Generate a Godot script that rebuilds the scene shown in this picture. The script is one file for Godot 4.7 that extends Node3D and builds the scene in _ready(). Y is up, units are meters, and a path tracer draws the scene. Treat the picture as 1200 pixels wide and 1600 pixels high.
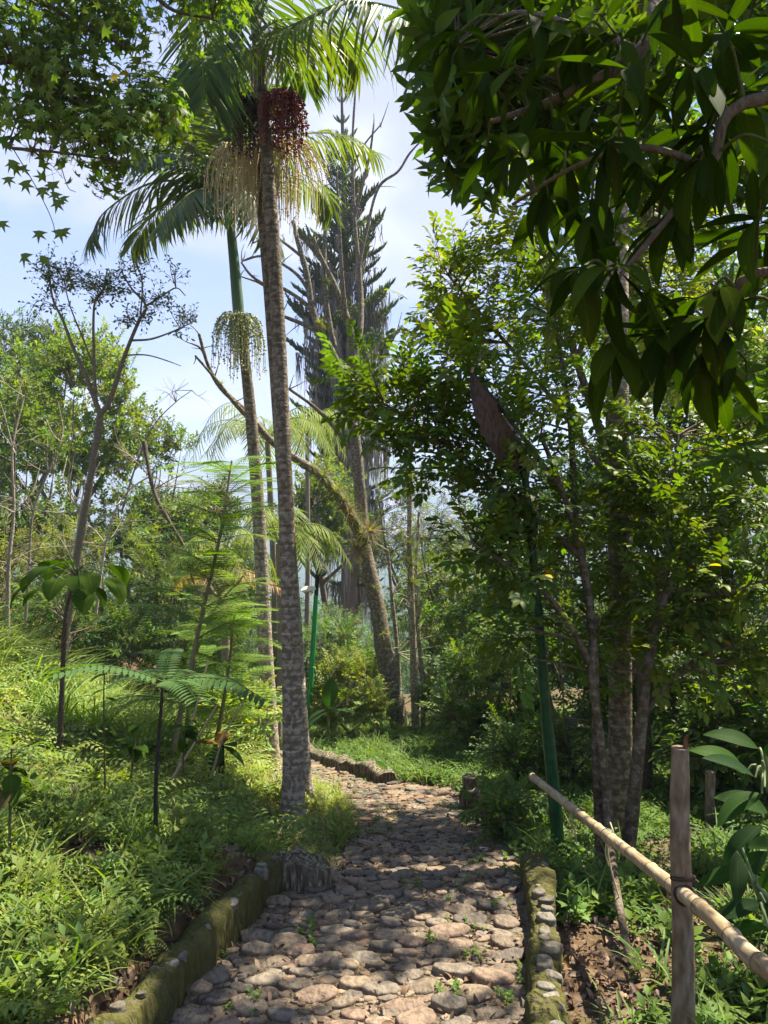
extends Node3D

# Units are metres. The camera stands on the cobbled path at the origin and looks along -Z; the path runs downhill away from it.
const EYE := 1.63
const PATH_D := [-2.0, 0.0, 2.85, 4.37, 5.0, 6.27, 7.7, 8.3, 8.8, 9.5, 10.2, 11.1, 12.0, 13.5]
const PATH_C := [-0.9, -0.6, -0.16, 0.10, 0.28, 0.38, 0.30, -0.08, -0.62, -1.16, -1.60, -2.1, -2.9, -4.6]
const PATH_W := [0.71, 0.71, 0.71, 0.70, 0.64, 0.60, 0.64, 0.68, 0.65, 0.72, 0.86, 0.95, 0.95, 0.95]

var rng := RandomNumberGenerator.new()
var bumps := FastNoiseLite.new()
var M := {}      # materials
var K := {}      # shared foliage meshes
var taken := {}

# ---------------------------------------------------------------- small helpers
class MB:
	var v := PackedVector3Array()
	var n := PackedVector3Array()
	var c := PackedColorArray()
	var t := PackedVector2Array()
	var ix := PackedInt32Array()
	func vert(p: Vector3, nn: Vector3, cc: Color, uv := Vector2.ZERO) -> int:
		v.append(p); n.append(nn); c.append(cc); t.append(uv)
		return v.size() - 1
	func tri(a: int, b: int, d: int) -> void:
		var g := (v[b] - v[a]).cross(v[d] - v[a])
		if g.dot(n[a] + n[b] + n[d]) > 0.0:
			ix.append(a); ix.append(d); ix.append(b)
		else:
			ix.append(a); ix.append(b); ix.append(d)
	func quad(a: int, b: int, d: int, e: int) -> void:
		tri(a, b, d); tri(a, d, e)
	func renormal() -> void:   # smooth normals from the faces, for lumpy shapes
		var s := PackedVector3Array()
		s.resize(v.size())
		for k in range(0, ix.size(), 3):
			var g := (v[ix[k + 2]] - v[ix[k]]).cross(v[ix[k + 1]] - v[ix[k]])
			for j in 3:
				s[ix[k + j]] += g
		for k in s.size():
			if s[k].length() > 1e-12:
				n[k] = s[k].normalized()
	func mesh() -> ArrayMesh:
		var m := ArrayMesh.new()
		var a := []
		a.resize(Mesh.ARRAY_MAX)
		a[Mesh.ARRAY_VERTEX] = v; a[Mesh.ARRAY_NORMAL] = n; a[Mesh.ARRAY_COLOR] = c; a[Mesh.ARRAY_TEX_UV] = t; a[Mesh.ARRAY_INDEX] = ix
		m.add_surface_from_arrays(Mesh.PRIMITIVE_TRIANGLES, a)
		return m

func rf(a: float, b: float) -> float:
	return rng.randf_range(a, b)

func rdir() -> Vector3:
	var z := rf(-1, 1)
	var a := rf(0, TAU)
	var r := sqrt(1.0 - z * z)
	return Vector3(r * cos(a), z, r * sin(a))

func numbered(called: String) -> String:
	if not taken.has(called):
		taken[called] = 0
		return called
	taken[called] += 1
	return "%s_%03d" % [called, taken[called]]

func tag(o: Node, label: String, category: String, group := "") -> Node:
	o.set_meta("label", label); o.set_meta("category", category)
	if group != "":
		o.set_meta("group", group)
	return o

func thing(called: String, label: String, category: String, where := Vector3.ZERO, group := "") -> Node3D:
	var o := Node3D.new()
	o.name = numbered(called)
	add_child(o)
	o.position = where
	tag(o, label, category, group)
	return o

# one mesh given in world coordinates, as a part of a thing (or as a top-level node when parent is null)
func obj(called: String, mesh: Mesh, mat: Material, parent: Node3D = null) -> MeshInstance3D:
	var o := MeshInstance3D.new()
	o.mesh = mesh
	o.material_override = mat
	o.name = called if parent else numbered(called)
	if parent:
		parent.add_child(o, true)
		o.position = -world_of(parent)
	else:
		add_child(o)
	return o

func world_of(o: Node3D) -> Vector3:
	var p := Vector3.ZERO
	var q: Node = o
	while q is Node3D and q != self:
		p += q.position
		q = q.get_parent()
	return p

func place(called: String, mesh: Mesh, mat: Material, parent: Node3D, x: Transform3D) -> MeshInstance3D:
	var o := MeshInstance3D.new()
	o.mesh = mesh
	o.material_override = mat
	o.name = called
	parent.add_child(o, true)
	o.transform = Transform3D(x.basis, x.origin - world_of(parent))
	return o

func structure(called: String, mesh: Mesh, mat: Material) -> MeshInstance3D:
	var o := obj(called, mesh, mat)
	o.set_meta("kind", "structure")
	return o

func many(called: String, mesh: Mesh, mat: Material, xs: Array, cs: Array, parent: Node3D = null) -> MultiMeshInstance3D:
	var mm := MultiMesh.new()
	mm.transform_format = MultiMesh.TRANSFORM_3D
	mm.use_colors = true
	mm.mesh = mesh
	mm.instance_count = xs.size()
	for i in xs.size():
		mm.set_instance_transform(i, xs[i])
		mm.set_instance_color(i, cs[i])
	var o := MultiMeshInstance3D.new()
	o.multimesh = mm
	o.material_override = mat
	o.set_meta("kind", "stuff")
	o.name = called if parent else numbered(called)
	if parent:
		parent.add_child(o, true)
		o.position = -world_of(parent)
	else:
		add_child(o)
	return o

func basis_y(dir: Vector3, roll := 0.0, s := 1.0) -> Basis:   # +Y along dir, turned about it by roll
	var y := dir.normalized()
	var x := y.cross(Vector3(0.31, 0.11, 0.94))
	if x.length() < 0.05:
		x = y.cross(Vector3.RIGHT)
	x = x.normalized()
	var b := Basis(x, y, x.cross(y)).rotated(y, roll)
	return b.scaled(Vector3(s, s, s))

func basis_leaf(dir: Vector3, up: Vector3, s := 1.0) -> Basis:   # +Y along dir, +Z as near to up as it goes
	var y := dir.normalized()
	var x := y.cross(up)
	if x.length() < 0.02:
		x = y.cross(Vector3.RIGHT)
	x = x.normalized()
	return Basis(x, y, x.cross(y)).scaled(Vector3(s, s, s))

func spline(p: Array, sub := 5) -> PackedVector3Array:
	var out := PackedVector3Array()
	for i in p.size() - 1:
		var a: Vector3 = p[i - 1] if i > 0 else p[i] * 2.0 - p[i + 1]
		var d: Vector3 = p[i + 2] if i + 2 < p.size() else p[i + 1] * 2.0 - p[i]
		for k in sub:
			out.append((p[i] as Vector3).cubic_interpolate(p[i + 1], a, d, float(k) / sub))
	out.append(p[p.size() - 1])
	return out

func tube(b: MB, p: PackedVector3Array, r: PackedFloat32Array, sides: int, col: Color, lump := 0.0, caps := false) -> void:
	var prev := -1
	var side := Vector3.ZERO
	var along := 0.0
	for i in p.size():
		var dir := (p[mini(i + 1, p.size() - 1)] - p[maxi(i - 1, 0)]).normalized()
		if side == Vector3.ZERO:
			side = dir.cross(Vector3(0.2, 0.3, 0.93)).normalized()
		side = (side - dir * side.dot(dir)).normalized()
		var other := dir.cross(side)
		if i:
			along += p[i].distance_to(p[i - 1])
		var first := b.v.size()
		for k in sides:
			var a := TAU * k / sides
			var nn := side * cos(a) + other * sin(a)
			var rr := r[i]
			if lump > 0.0:
				rr *= 1.0 + lump * bumps.get_noise_3dv((p[i] + nn * r[i]) * 40.0)
			b.vert(p[i] + nn * rr, nn, col, Vector2(float(k) / sides, along))
		if prev >= 0:
			for k in sides:
				var l := (k + 1) % sides
				b.quad(prev + k, prev + l, first + l, first + k)
		prev = first
		if caps and (i == 0 or i == p.size() - 1):
			var nn := dir if i else -dir
			var mid := b.vert(p[i], nn, col)
			var ring := b.v.size()
			for k in sides:
				b.vert(b.v[first + k], nn, col)
			for k in sides:
				b.tri(mid, ring + k, ring + (k + 1) % sides)

func limb(b: MB, pts: Array, r0: float, r1: float, sides: int, col: Color, sub := 5, lump := 0.0, caps := false) -> PackedVector3Array:
	var p := spline(pts, sub)
	var r := PackedFloat32Array()
	for i in p.size():
		r.append(lerpf(r0, r1, float(i) / (p.size() - 1)))
	tube(b, p, r, sides, col, lump, caps)
	return p

# a leaf that starts at the origin of x and runs along its +Y, facing its +Z
func leaf(b: MB, x: Transform3D, length: float, width: float, col: Color, rows := 2, fold := 0.25, curl := 0.5, wide_at := 0.45) -> void:
	var last := []
	for k in rows + 1:
		var t := float(k) / rows
		var w := 0.0
		if k > 0 and k < rows:
			var q := t / wide_at * 0.5 if t < wide_at else 0.5 + (t - wide_at) / (1.0 - wide_at) * 0.5
			w = width * 0.5 * pow(sin(PI * q), 0.85)
		var a := curl * t
		var mid := Vector3(0, length * t * cos(a * 0.55), -length * t * sin(a * 0.55))
		var nn := Vector3(0, sin(a), cos(a))
		if w <= 0.0:
			var i := b.vert(x * mid, (x.basis * nn).normalized(), col, Vector2(0.5, t))
			if last.size():
				b.tri(last[0], last[1], i); b.tri(last[1], last[2], i)
			last = [i, i, i]
			continue
		var lift := nn * (fold * w)
		var i0 := b.vert(x * (mid + Vector3(-w, 0, 0) + lift), (x.basis * (nn + Vector3(fold, 0, 0))).normalized(), col, Vector2(0, t))
		var i1 := b.vert(x * mid, (x.basis * nn).normalized(), col, Vector2(0.5, t))
		var i2 := b.vert(x * (mid + Vector3(w, 0, 0) + lift), (x.basis * (nn - Vector3(fold, 0, 0))).normalized(), col, Vector2(1, t))
		if last[0] == last[1]:
			b.tri(last[0], i0, i1); b.tri(last[0], i1, i2)
		else:
			b.quad(last[0], last[1], i1, i0); b.quad(last[1], last[2], i2, i1)
		last = [i0, i1, i2]

func tone(c: Color, spread := 0.25) -> Color:
	var k := rf(1.0 - spread, 1.0 + spread)
	var y := rf(-0.12, 0.18)
	return Color(c.r * k * (1.0 + y), c.g * k, c.b * k * (1.0 - y), 1.0)

func interp(d: float, ys: Array) -> float:
	if d <= PATH_D[0]:
		return ys[0]
	for i in PATH_D.size() - 1:
		if d < PATH_D[i + 1]:
			return lerpf(ys[i], ys[i + 1], (d - PATH_D[i]) / (PATH_D[i + 1] - PATH_D[i]))
	return ys[ys.size() - 1]

func upper_y(d: float) -> float:
	return -0.12 * d

func lower_y(d: float) -> float:
	return -0.70 - 0.2 * (d - 4.4)

func base_y(d: float) -> float:   # the smooth fall of the slope along the path
	if d < 30.0:
		return lerpf(upper_y(maxf(d, -6.0)), lower_y(d), smoothstep(4.1, 4.9, d))
	var y := lower_y(30.0) - 0.25 * (minf(d, 250.0) - 30.0)
	return y + 235.0 * smoothstep(600.0, 2600.0, d)

func ground_y(x: float, z: float) -> float:
	var d := -z
	var y := base_y(d)
	var c := interp(d, PATH_C)
	var w := interp(d, PATH_W)
	var back := smoothstep(12.0, 18.0, d)
	c = lerpf(c, -1.5, back)
	var left := c - w - x
	var right := x - c - w
	if left > 0.0:
		var l := minf(left, 6.5)
		y += (0.21 * smoothstep(0.0, 0.25, left) * (1.0 - 0.78 * smoothstep(4.0, 5.0, d)) + 0.10 * l + 0.075 * l * l) * (1.0 - 0.55 * smoothstep(14.0, 30.0, d)) * (1.0 - smoothstep(30.0, 100.0, d))
	elif right > 0.0:
		y += 0.04 * minf(right, 8.0) - 0.05 * (1.0 - smoothstep(4.2, 5.0, d))
	var off := smoothstep(-0.1, 0.3, maxf(left, right))
	y += off * 0.05 * bumps.get_noise_2d(x * 60.0, z * 60.0)
	if d < 13.5:
		y -= 0.07 * (1.0 - smoothstep(-0.12, 0.05, maxf(left, right)))
	if d > 300.0:
		y += 55.0 * bumps.get_noise_2d(x * 0.12, z * 0.12) * smoothstep(500.0, 2000.0, d)
	return y

func on_path(x: float, d: float, margin := 0.0) -> bool:
	return d < 13.4 and absf(x - interp(d, PATH_C)) < interp(d, PATH_W) + margin

func in_view(x: float, d: float, margin := 1.2) -> bool:
	return d > 1.2 and absf(x) < d * 0.53 + margin

# ---------------------------------------------------------------- materials
func noise_tex(kind: int, freq: float, cols: Array, seed_: int, octaves := 4, size := 512) -> NoiseTexture2D:
	var f := FastNoiseLite.new()
	f.noise_type = kind as FastNoiseLite.NoiseType
	f.frequency = freq
	f.seed = seed_
	f.fractal_octaves = octaves
	if kind == FastNoiseLite.TYPE_CELLULAR:
		f.cellular_return_type = FastNoiseLite.RETURN_DISTANCE2_SUB
	var t := NoiseTexture2D.new()
	t.width = size; t.height = size
	t.seamless = true
	t.noise = f
	if cols.size():
		var g := Gradient.new()
		var offs := PackedFloat32Array()
		var cc := PackedColorArray()
		for e in cols:
			offs.append(e[0]); cc.append((e[1] as Color).linear_to_srgb())
		g.offsets = offs; g.colors = cc
		t.color_ramp = g
	return t

func lin(r: float, g: float, b: float) -> Color:
	return Color(r, g, b)

func mat(called: String, rough: float, spec := 0.4) -> StandardMaterial3D:
	var m := StandardMaterial3D.new()
	m.resource_name = called
	m.roughness = rough
	m.metallic_specular = spec
	m.vertex_color_use_as_albedo = true
	M[called] = m
	return m

func leafy(called: String, rough: float, through: Color, spec := 0.45) -> StandardMaterial3D:
	var m := mat(called, rough, spec)
	m.backlight_enabled = true
	m.backlight = through
	m.albedo_color = Color(1.20, 1.19, 1.26)
	m.cull_mode = BaseMaterial3D.CULL_DISABLED
	return m

func triplanar(m: StandardMaterial3D, tex: Texture2D, scale: float, in_world := true, height: Texture2D = null, depth := 1.0, stretch := 1.0) -> void:
	m.albedo_texture = tex
	m.uv1_triplanar = true
	m.uv1_world_triplanar = in_world
	m.uv1_scale = Vector3(scale, scale * stretch, scale)
	if height:
		m.heightmap_enabled = true
		m.heightmap_texture = height
		m.heightmap_scale = depth

func make_materials() -> void:
	var S := FastNoiseLite.TYPE_SIMPLEX_SMOOTH
	var rough_relief := noise_tex(S, 0.03, [], 11, 5)
	leafy("leaf", 0.55, Color(0.95, 1.0, 0.36), 0.28)
	leafy("dull_leaf", 0.7, Color(0.95, 1.0, 0.44), 0.2)
	leafy("gloss_leaf", 0.46, Color(0.95, 1.0, 0.30), 0.32)
	leafy("dry_leaf", 0.8, Color(0.45, 0.36, 0.25), 0.2)
	leafy("moss_hair", 0.9, Color(0.4, 0.4, 0.38), 0.1)
	for c in [Color(.25, .25, .12), Color(.19, .21, .10), Color(.29, .23, .14)]:
		var a: StandardMaterial3D = M.dull_leaf.duplicate()
		a.albedo_color = (c as Color).linear_to_srgb()
		AIRM.append(a)
	for n in ["dry_leaf", "moss_hair"]:
		M[n].albedo_color = Color.WHITE
	# a big leaf with its midrib and side veins
	var im := Image.create(96, 256, false, Image.FORMAT_RGB8)
	for y in 256:
		for x in 96:
			var u := absf(x - 47.5) / 48.0
			var q := fposmod(y / 256.0 * 13.0 - u * 1.7, 1.0)
			var vein := maxf(clampf(1.0 - absf(q - 0.5) * 14.0, 0.0, 1.0) * 0.5 * (1.0 - u), clampf(1.0 - u * 22.0, 0.0, 1.0))
			var k := 0.72 + 0.28 * vein - 0.1 * clampf(1.0 - absf(q - 0.35) * 7.0, 0.0, 1.0) + 0.05 * bumps.get_noise_2d(x * 9.0, y * 9.0)
			im.set_pixel(x, y, Color(minf(k * 1.0 + 0.08 * vein, 1), minf(k + 0.03, 1), k * 0.95))
	var veined := ImageTexture.create_from_image(im)
	var big := leafy("big_leaf", 0.6, Color(0.92, 1.0, 0.2), 0.15)
	big.albedo_texture = veined
	big.metallic_specular = 0.08
	var worn := Image.create(96, 256, false, Image.FORMAT_RGB8)
	for y in 256:
		for x in 96:
			var c := im.get_pixel(x, y)
			var n := bumps.get_noise_2d(x * 6.0 + 300.0, y * 6.0)
			var edge := absf(x - 47.5) / 48.0
			c = c.lerp(Color(.95, .85, .35), smoothstep(.10, .22, n + .10 * edge) * .6)
			c = c.lerp(Color(.55, .36, .2), smoothstep(.24, .30, n + .12 * edge))
			worn.set_pixel(x, y, c)
	var big_worn := leafy("worn_leaf", 0.6, Color(0.85, 1.0, 0.3), 0.12)
	big_worn.specular_mode = BaseMaterial3D.SPECULAR_DISABLED
	big_worn.albedo_texture = ImageTexture.create_from_image(worn)
	var ginger := leafy("ginger_leaf", 0.62, Color(0.85, 1.0, 0.35), 0.18)
	ginger.albedo_texture = veined
	# barks
	var m := mat("palm_bark", 0.85, 0.25)
	triplanar(m, noise_tex(S, 0.014, [[0.0, lin(.34, .30, .25)], [0.40, lin(.46, .42, .36)], [0.52, lin(.54, .49, .42)], [0.565, lin(.86, .83, .77)], [0.66, lin(1, .98, .93)], [1.0, lin(.75, .72, .66)]], 3, 6), 1.9, true, rough_relief, 0.8)
	m = mat("lichen_bark", 0.88, 0.2)
	triplanar(m, noise_tex(S, 0.014, [[0.0, lin(.36, .31, .25)], [0.45, lin(.5, .45, .37)], [0.58, lin(.62, .58, .5)], [0.64, lin(.95, .95, .88)], [0.75, lin(1, 1, .95)], [1.0, lin(.7, .7, .62)]], 5, 6), 2.0, true, rough_relief, 1.4)
	m = mat("bark", 0.9, 0.2)
	triplanar(m, noise_tex(S, 0.03, [[0.0, lin(.5, .45, .4)], [0.5, lin(.9, .86, .8)], [1.0, lin(1, 1, .95)]], 7, 5), 3.0, true, rough_relief, 1.2, 0.4)
	# ground
	m = mat("earth", 0.95, 0.2)
	triplanar(m, noise_tex(S, 0.02, [[0.0, lin(.35, .3, .25)], [0.45, lin(.75, .7, .62)], [0.7, lin(1, .95, .9)], [1.0, lin(.8, .8, .7)]], 21, 6), 0.7, true, rough_relief, 2.5)
	m = mat("path_dirt", 0.95, 0.2)
	triplanar(m, noise_tex(S, 0.03, [[0.0, lin(.4, .36, .3)], [0.5, lin(.85, .8, .72)], [1.0, lin(1, .95, .88)]], 22, 6), 1.6, true, rough_relief, 2.0)
	m = mat("stone", 0.72, 0.35)
	triplanar(m, noise_tex(S, 0.02, [[0.0, lin(.42, .38, .32)], [0.42, lin(.72, .68, .62)], [0.6, lin(1, .97, .92)], [1.0, lin(.75, .72, .62)]], 23, 6), 2.4, true, rough_relief, 0.6)
	m = mat("mossy", 0.95, 0.15)
	triplanar(m, noise_tex(S, 0.016, [[0.0, lin(.045, .04, .025)], [0.36, lin(.08, .075, .03)], [0.5, lin(.06, .06, .02)], [0.6, lin(.10, .098, .026)], [0.7, lin(.07, .058, .035)], [1.0, lin(.15, .135, .11)]], 24, 5), 1.7, true, rough_relief, 2.2, 0.35)
	m = mat("rotten_wood", 0.92, 0.15)
	triplanar(m, noise_tex(S, 0.03, [[0.0, lin(.03, .022, .016)], [0.42, lin(.07, .053, .038)], [0.56, lin(.11, .09, .06)], [0.64, lin(.36, .33, .27)], [0.70, lin(.09, .09, .03)], [1.0, lin(.05, .038, .026)]], 25, 5), 1.5, true, rough_relief, 0.2, 0.16)
	m = mat("bamboo", 0.55, 0.4)
	triplanar(m, noise_tex(S, 0.02, [[0.0, lin(.13, .10, .065)], [0.36, lin(.27, .21, .13)], [0.6, lin(.40, .32, .21)], [1.0, lin(.34, .29, .21)]], 26, 5), 1.4, false, rough_relief, 0.25, 0.25)
	m.uv1_scale = Vector3(3.0, 3.0, 0.55)
	m = mat("post_wood", 0.8, 0.25)
	triplanar(m, noise_tex(S, 0.025, [[0.0, lin(.08, .055, .035)], [0.4, lin(.15, .11, .07)], [0.6, lin(.21, .16, .11)], [1.0, lin(.30, .27, .21)]], 27, 5), 2.2, true, rough_relief, 0.5, 0.3)
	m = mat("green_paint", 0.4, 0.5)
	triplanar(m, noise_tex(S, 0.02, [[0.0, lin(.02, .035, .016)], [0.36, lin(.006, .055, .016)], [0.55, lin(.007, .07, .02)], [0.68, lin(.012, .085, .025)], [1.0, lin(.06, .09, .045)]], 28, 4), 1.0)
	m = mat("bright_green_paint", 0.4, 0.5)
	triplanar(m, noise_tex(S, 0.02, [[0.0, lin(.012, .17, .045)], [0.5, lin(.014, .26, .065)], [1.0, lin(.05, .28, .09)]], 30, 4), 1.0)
	m = mat("plain", 0.6, 0.4)
	m = mat("matte", 0.9, 0.2)
	m = mat("sheath", 0.8, 0.25)
	triplanar(m, noise_tex(S, 0.03, [[0.0, lin(.035, .024, .018)], [0.45, lin(.085, .058, .044)], [0.6, lin(.12, .085, .065)], [1.0, lin(.07, .05, .04)]], 29, 4), 2.5, true, rough_relief, 0.5, 0.3)
	m = mat("berry", 0.45, 0.45)

func make_sky() -> ImageTexture:
	var w := 1024
	var h := 512
	var f := FastNoiseLite.new()
	f.seed = 8
	f.noise_type = FastNoiseLite.TYPE_SIMPLEX_SMOOTH
	f.frequency = 1.0
	f.fractal_octaves = 6
	f.fractal_gain = 0.52
	var im := Image.create(w, h, false, Image.FORMAT_RGBF)
	for j in h:
		var el := PI * 0.5 - PI * (j + 0.5) / h
		var y := sin(el)
		for i in w:
			if y < -0.02:
				im.set_pixel(i, j, Color(0.10, 0.11, 0.09))
				continue
			var az := TAU * (i + 0.5) / w
			var dx := sin(az) * cos(el)
			var dz := cos(az) * cos(el)
			var k := 1.0 / (maxf(y, 0.0) + 0.35)
			var q := f.get_noise_3d(dx * k * 1.1 + 3.1, y * 0.8, dz * k * 1.1)
			var cloud := smoothstep(-0.07, 0.15, q)
			var edge := smoothstep(0.0, 0.5, f.get_noise_3d(dx * k * 2.6, 7.0 + y, dz * k * 2.6))
			var clear := Color(0.082, 0.130, 0.280).lerp(Color(0.145, 0.18, 0.285), pow(1.0 - maxf(y, 0.0), 3.0))
			var white := Color(0.190, 0.197, 0.26).lerp(Color(0.28, 0.282, 0.315), edge)
			im.set_pixel(i, j, clear.lerp(white, cloud * 0.93))
	return ImageTexture.create_from_image(im)

# ---------------------------------------------------------------- foliage kit: each entry holds a sprig (mesh), its leaves' places and one leaf
func kit_twig(called: String, n: int, tl: float, ll: float, lw: float, rows: int, angle: float, flat: bool, curl := 0.6, wide_at := 0.45, stem := true) -> void:
	rng.seed = hash(called)
	var b := MB.new()
	var places := []
	if stem:
		limb(b, [Vector3.ZERO, Vector3(rf(-.04, .04) * tl, tl * 0.5, rf(-.05, .05) * tl), Vector3(0, tl * 0.97, 0)], tl * 0.016 + 0.001, 0.001, 3, Color(1.3, 0.75, 0.9), 2)
	for k in n:
		var t := lerpf(0.15, 1.0, (k + 0.6) / n)
		var ang := angle * lerpf(1.1, 0.45, t) * rf(0.8, 1.2)
		var az: float = k * 2.4 + rf(-.3, .3)
		var dir: Vector3
		var up: Vector3
		if flat:
			az = (PI if k % 2 else 0.0) + rf(-.45, .45)
			dir = Vector3(sin(ang) * cos(az), cos(ang), sin(ang) * sin(az) - rf(0.0, 0.25))
			up = Vector3(rf(-.4, .4), 0.1, 1)
		else:
			dir = Vector3(sin(ang) * cos(az), cos(ang), sin(ang) * sin(az))
			up = Vector3(rf(-.2, .2), 1, rf(-.2, .2))
		var s := rf(0.75, 1.15)
		var x := Transform3D(basis_leaf(dir, up, s), Vector3(0, tl * t, 0))
		places.append(x)
		leaf(b, x, ll, lw, tone(Color(1, 1, 1), 0.22), rows, 0.22, curl * rf(0.4, 1.3), wide_at)
	var one := MB.new()
	leaf(one, Transform3D(), ll, lw, Color(1, 1, 1), maxi(rows, 4), 0.22, curl, wide_at)
	K[called] = {"mesh": b.mesh(), "leaves": places, "leaf": one.mesh()}

func star_leaf(b: MB, x: Transform3D, s: float, col: Color) -> void:
	var c := b.vert(x * Vector3(0, s * 0.32, 0), x.basis.z.normalized(), col, Vector2(.5, .5))
	var ring := [b.vert(x * Vector3.ZERO, x.basis.z.normalized(), col, Vector2(.5, .5))]
	for k in 9:
		var a := deg_to_rad(-28.0 + k * 29.5)
		var r := s * ((0.70 if k == 4 else 0.60) if k % 2 == 0 else 0.24)
		var p := Vector3(cos(a) * r, s * 0.32 + sin(a) * r, -0.12 * s if k % 2 == 0 else 0.03 * s)
		ring.append(b.vert(x * p, (x.basis * Vector3(cos(a) * .3, sin(a) * .3, 1)).normalized(), col, Vector2(.5, .5)))
	for k in 10:
		b.tri(c, ring[k], ring[(k + 1) % 10])

func kit_star() -> void:
	rng.seed = 77
	var b := MB.new()
	var places := []
	limb(b, [Vector3.ZERO, Vector3(0.01, 0.12, 0.01), Vector3(0, 0.24, 0)], 0.004, 0.001, 3, Color(1.0, 0.6, 0.8), 2)
	for k in 7:
		var t := lerpf(0.2, 1.0, (k + 0.5) / 7.0)
		var az: float = k * 2.4
		var out_ := Vector3(cos(az), rf(0.0, 0.5), sin(az)).normalized()
		var at := Vector3(0, 0.24 * t, 0)
		var p := at + out_ * rf(0.05, 0.08)
		tube(b, PackedVector3Array([at, p]), PackedFloat32Array([0.0012, 0.0009]), 3, Color(1.1, 0.9, 0.9))
		var x := Transform3D(basis_leaf(out_ + Vector3(0, -0.5, 0), Vector3(rf(-.3, .3), 0.9, rf(-.3, .3)), rf(0.75, 1.15)), p)
		places.append(x)
		star_leaf(b, x, 0.076, tone(Color(1, 1, 1), 0.25))
	var one := MB.new()
	star_leaf(one, Transform3D(), 0.076, Color(1, 1, 1))
	K["star"] = {"mesh": b.mesh(), "leaves": places, "leaf": one.mesh()}

func frond(pts: Array, count: int, ll: float, lw: float, hang: float, col: Color, stalk := 0.02, bare := 0.12, up_v := Vector3.UP, forward := 0.55) -> ArrayMesh:
	var b := MB.new()
	var p := spline(pts, 8)
	var r := PackedFloat32Array()
	for i in p.size():
		r.append(lerpf(stalk, stalk * 0.12, float(i) / (p.size() - 1)))
	tube(b, p, r, 4, Color(col.r * 1.6 + .02, col.g * 1.35 + .02, col.b * 1.3 + .01))
	for k in count:
		var t := lerpf(bare, 0.995, float(k) / (count - 1))
		var q := t * (p.size() - 1)
		var i := mini(int(q), p.size() - 2)
		var at := p[i].lerp(p[i + 1], q - i)
		var tan_ := (p[i + 1] - p[i]).normalized()
		var side := tan_.cross(up_v)
		if side.length() < 0.15:
			side = tan_.cross(Vector3(0.3, 0.2, 1.0))
		side = side.normalized()
		var up := side.cross(tan_).normalized()
		var l := ll * (0.45 + 0.75 * sin(PI * clampf(0.12 + t * 0.80, 0, 1)))
		for s in [-1.0, 1.0]:
			var dir: Vector3 = side * s + tan_ * (forward * lerpf(0.7, 1.9, t * t)) + up * rf(0.05, 0.3) + Vector3.DOWN * hang * rf(0.7, 1.3)
			var x := Transform3D(basis_leaf(dir, up + side * s * rf(-.3, .5)), at)
			leaf(b, x, l * rf(0.85, 1.1), lw * rf(.8, 1.1), tone(col, 0.16), 4, 0.3, rf(0.2, 0.7) * (0.4 + hang * 0.8), 0.35)
	return b.mesh()

func kit_pine() -> void:
	rng.seed = 5
	var b := MB.new()
	var axis := spline([Vector3.ZERO, Vector3(0, 0.35, -0.03), Vector3(0, 0.7, 0.02), Vector3(0, 1.0, 0.14)], 4)
	var r := PackedFloat32Array()
	for i in axis.size():
		r.append(lerpf(0.016, 0.012, float(i) / axis.size()))
	tube(b, axis, r, 4, Color(.9, .9, .8))
	for k in 13:
		var t := lerpf(0.22, 1.0, float(k) / 12.0)
		var q := t * (axis.size() - 1)
		var i := mini(int(q), axis.size() - 2)
		var at := axis[i].lerp(axis[i + 1], q - i)
		for s in [-1.0, 1.0]:
			if k == 12 and s > 0: continue
			var l := 0.34 * (1.0 - 0.55 * t) * rf(0.8, 1.15)
			var dir := Vector3(s * rf(.8, 1.0), 0.75, rf(0.05, 0.3)).normalized()
			if k == 12: dir = Vector3(0, 1, 0.35).normalized()
			var tip := at + dir * l + Vector3(0, 0, l * 0.30)
			var col := tone(Color(1, 1, 1), 0.25)
			tube(b, spline([at, at + dir * l * 0.5, tip], 2), PackedFloat32Array([0.012, 0.024, 0.024, 0.022, 0.006]), 4, col)
			for n in 16:
				var u := rf(0.1, 1.0)
				var pp := at.lerp(tip, u)
				var o := (rdir() + dir * 0.9).normalized()
				var w := o.cross(rdir()).normalized() * 0.012
				var nn := w.cross(o).normalized()
				var a0 := b.vert(pp - w, nn, col); var a1 := b.vert(pp + w, nn, col); var a2 := b.vert(pp + o * 0.055, nn, col)
				b.tri(a0, a1, a2)
	K["pine"] = {"mesh": b.mesh()}
	rng.seed = 6
	b = MB.new()
	for k in 9:
		var x0 := Vector3(rf(-.16, .16), rf(-.05, .05), rf(-.1, .1))
		var l := rf(0.5, 1.0)
		var last := []
		var sway := rf(0, TAU)
		for j in 6:
			var t := j / 5.0
			var w := 0.024 * (1.0 - t * 0.8) * rf(.6, 1.3)
			var p := x0 + Vector3(0.03 * sin(sway + t * 7.0), -l * t, 0.03 * cos(sway + t * 6.0))
			var d := Vector3(cos(sway + t), 0, sin(sway + t))
			var nn := Vector3(-d.z, 0, d.x)
			var c := tone(Color(1, 1, 1), 0.2)
			var i0 := b.vert(p - d * w, nn, c); var i1 := b.vert(p + d * w, nn, c)
			if last.size(): b.quad(last[0], last[1], i1, i0)
			last = [i0, i1]
	K["moss_strand"] = {"mesh": b.mesh()}

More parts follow.
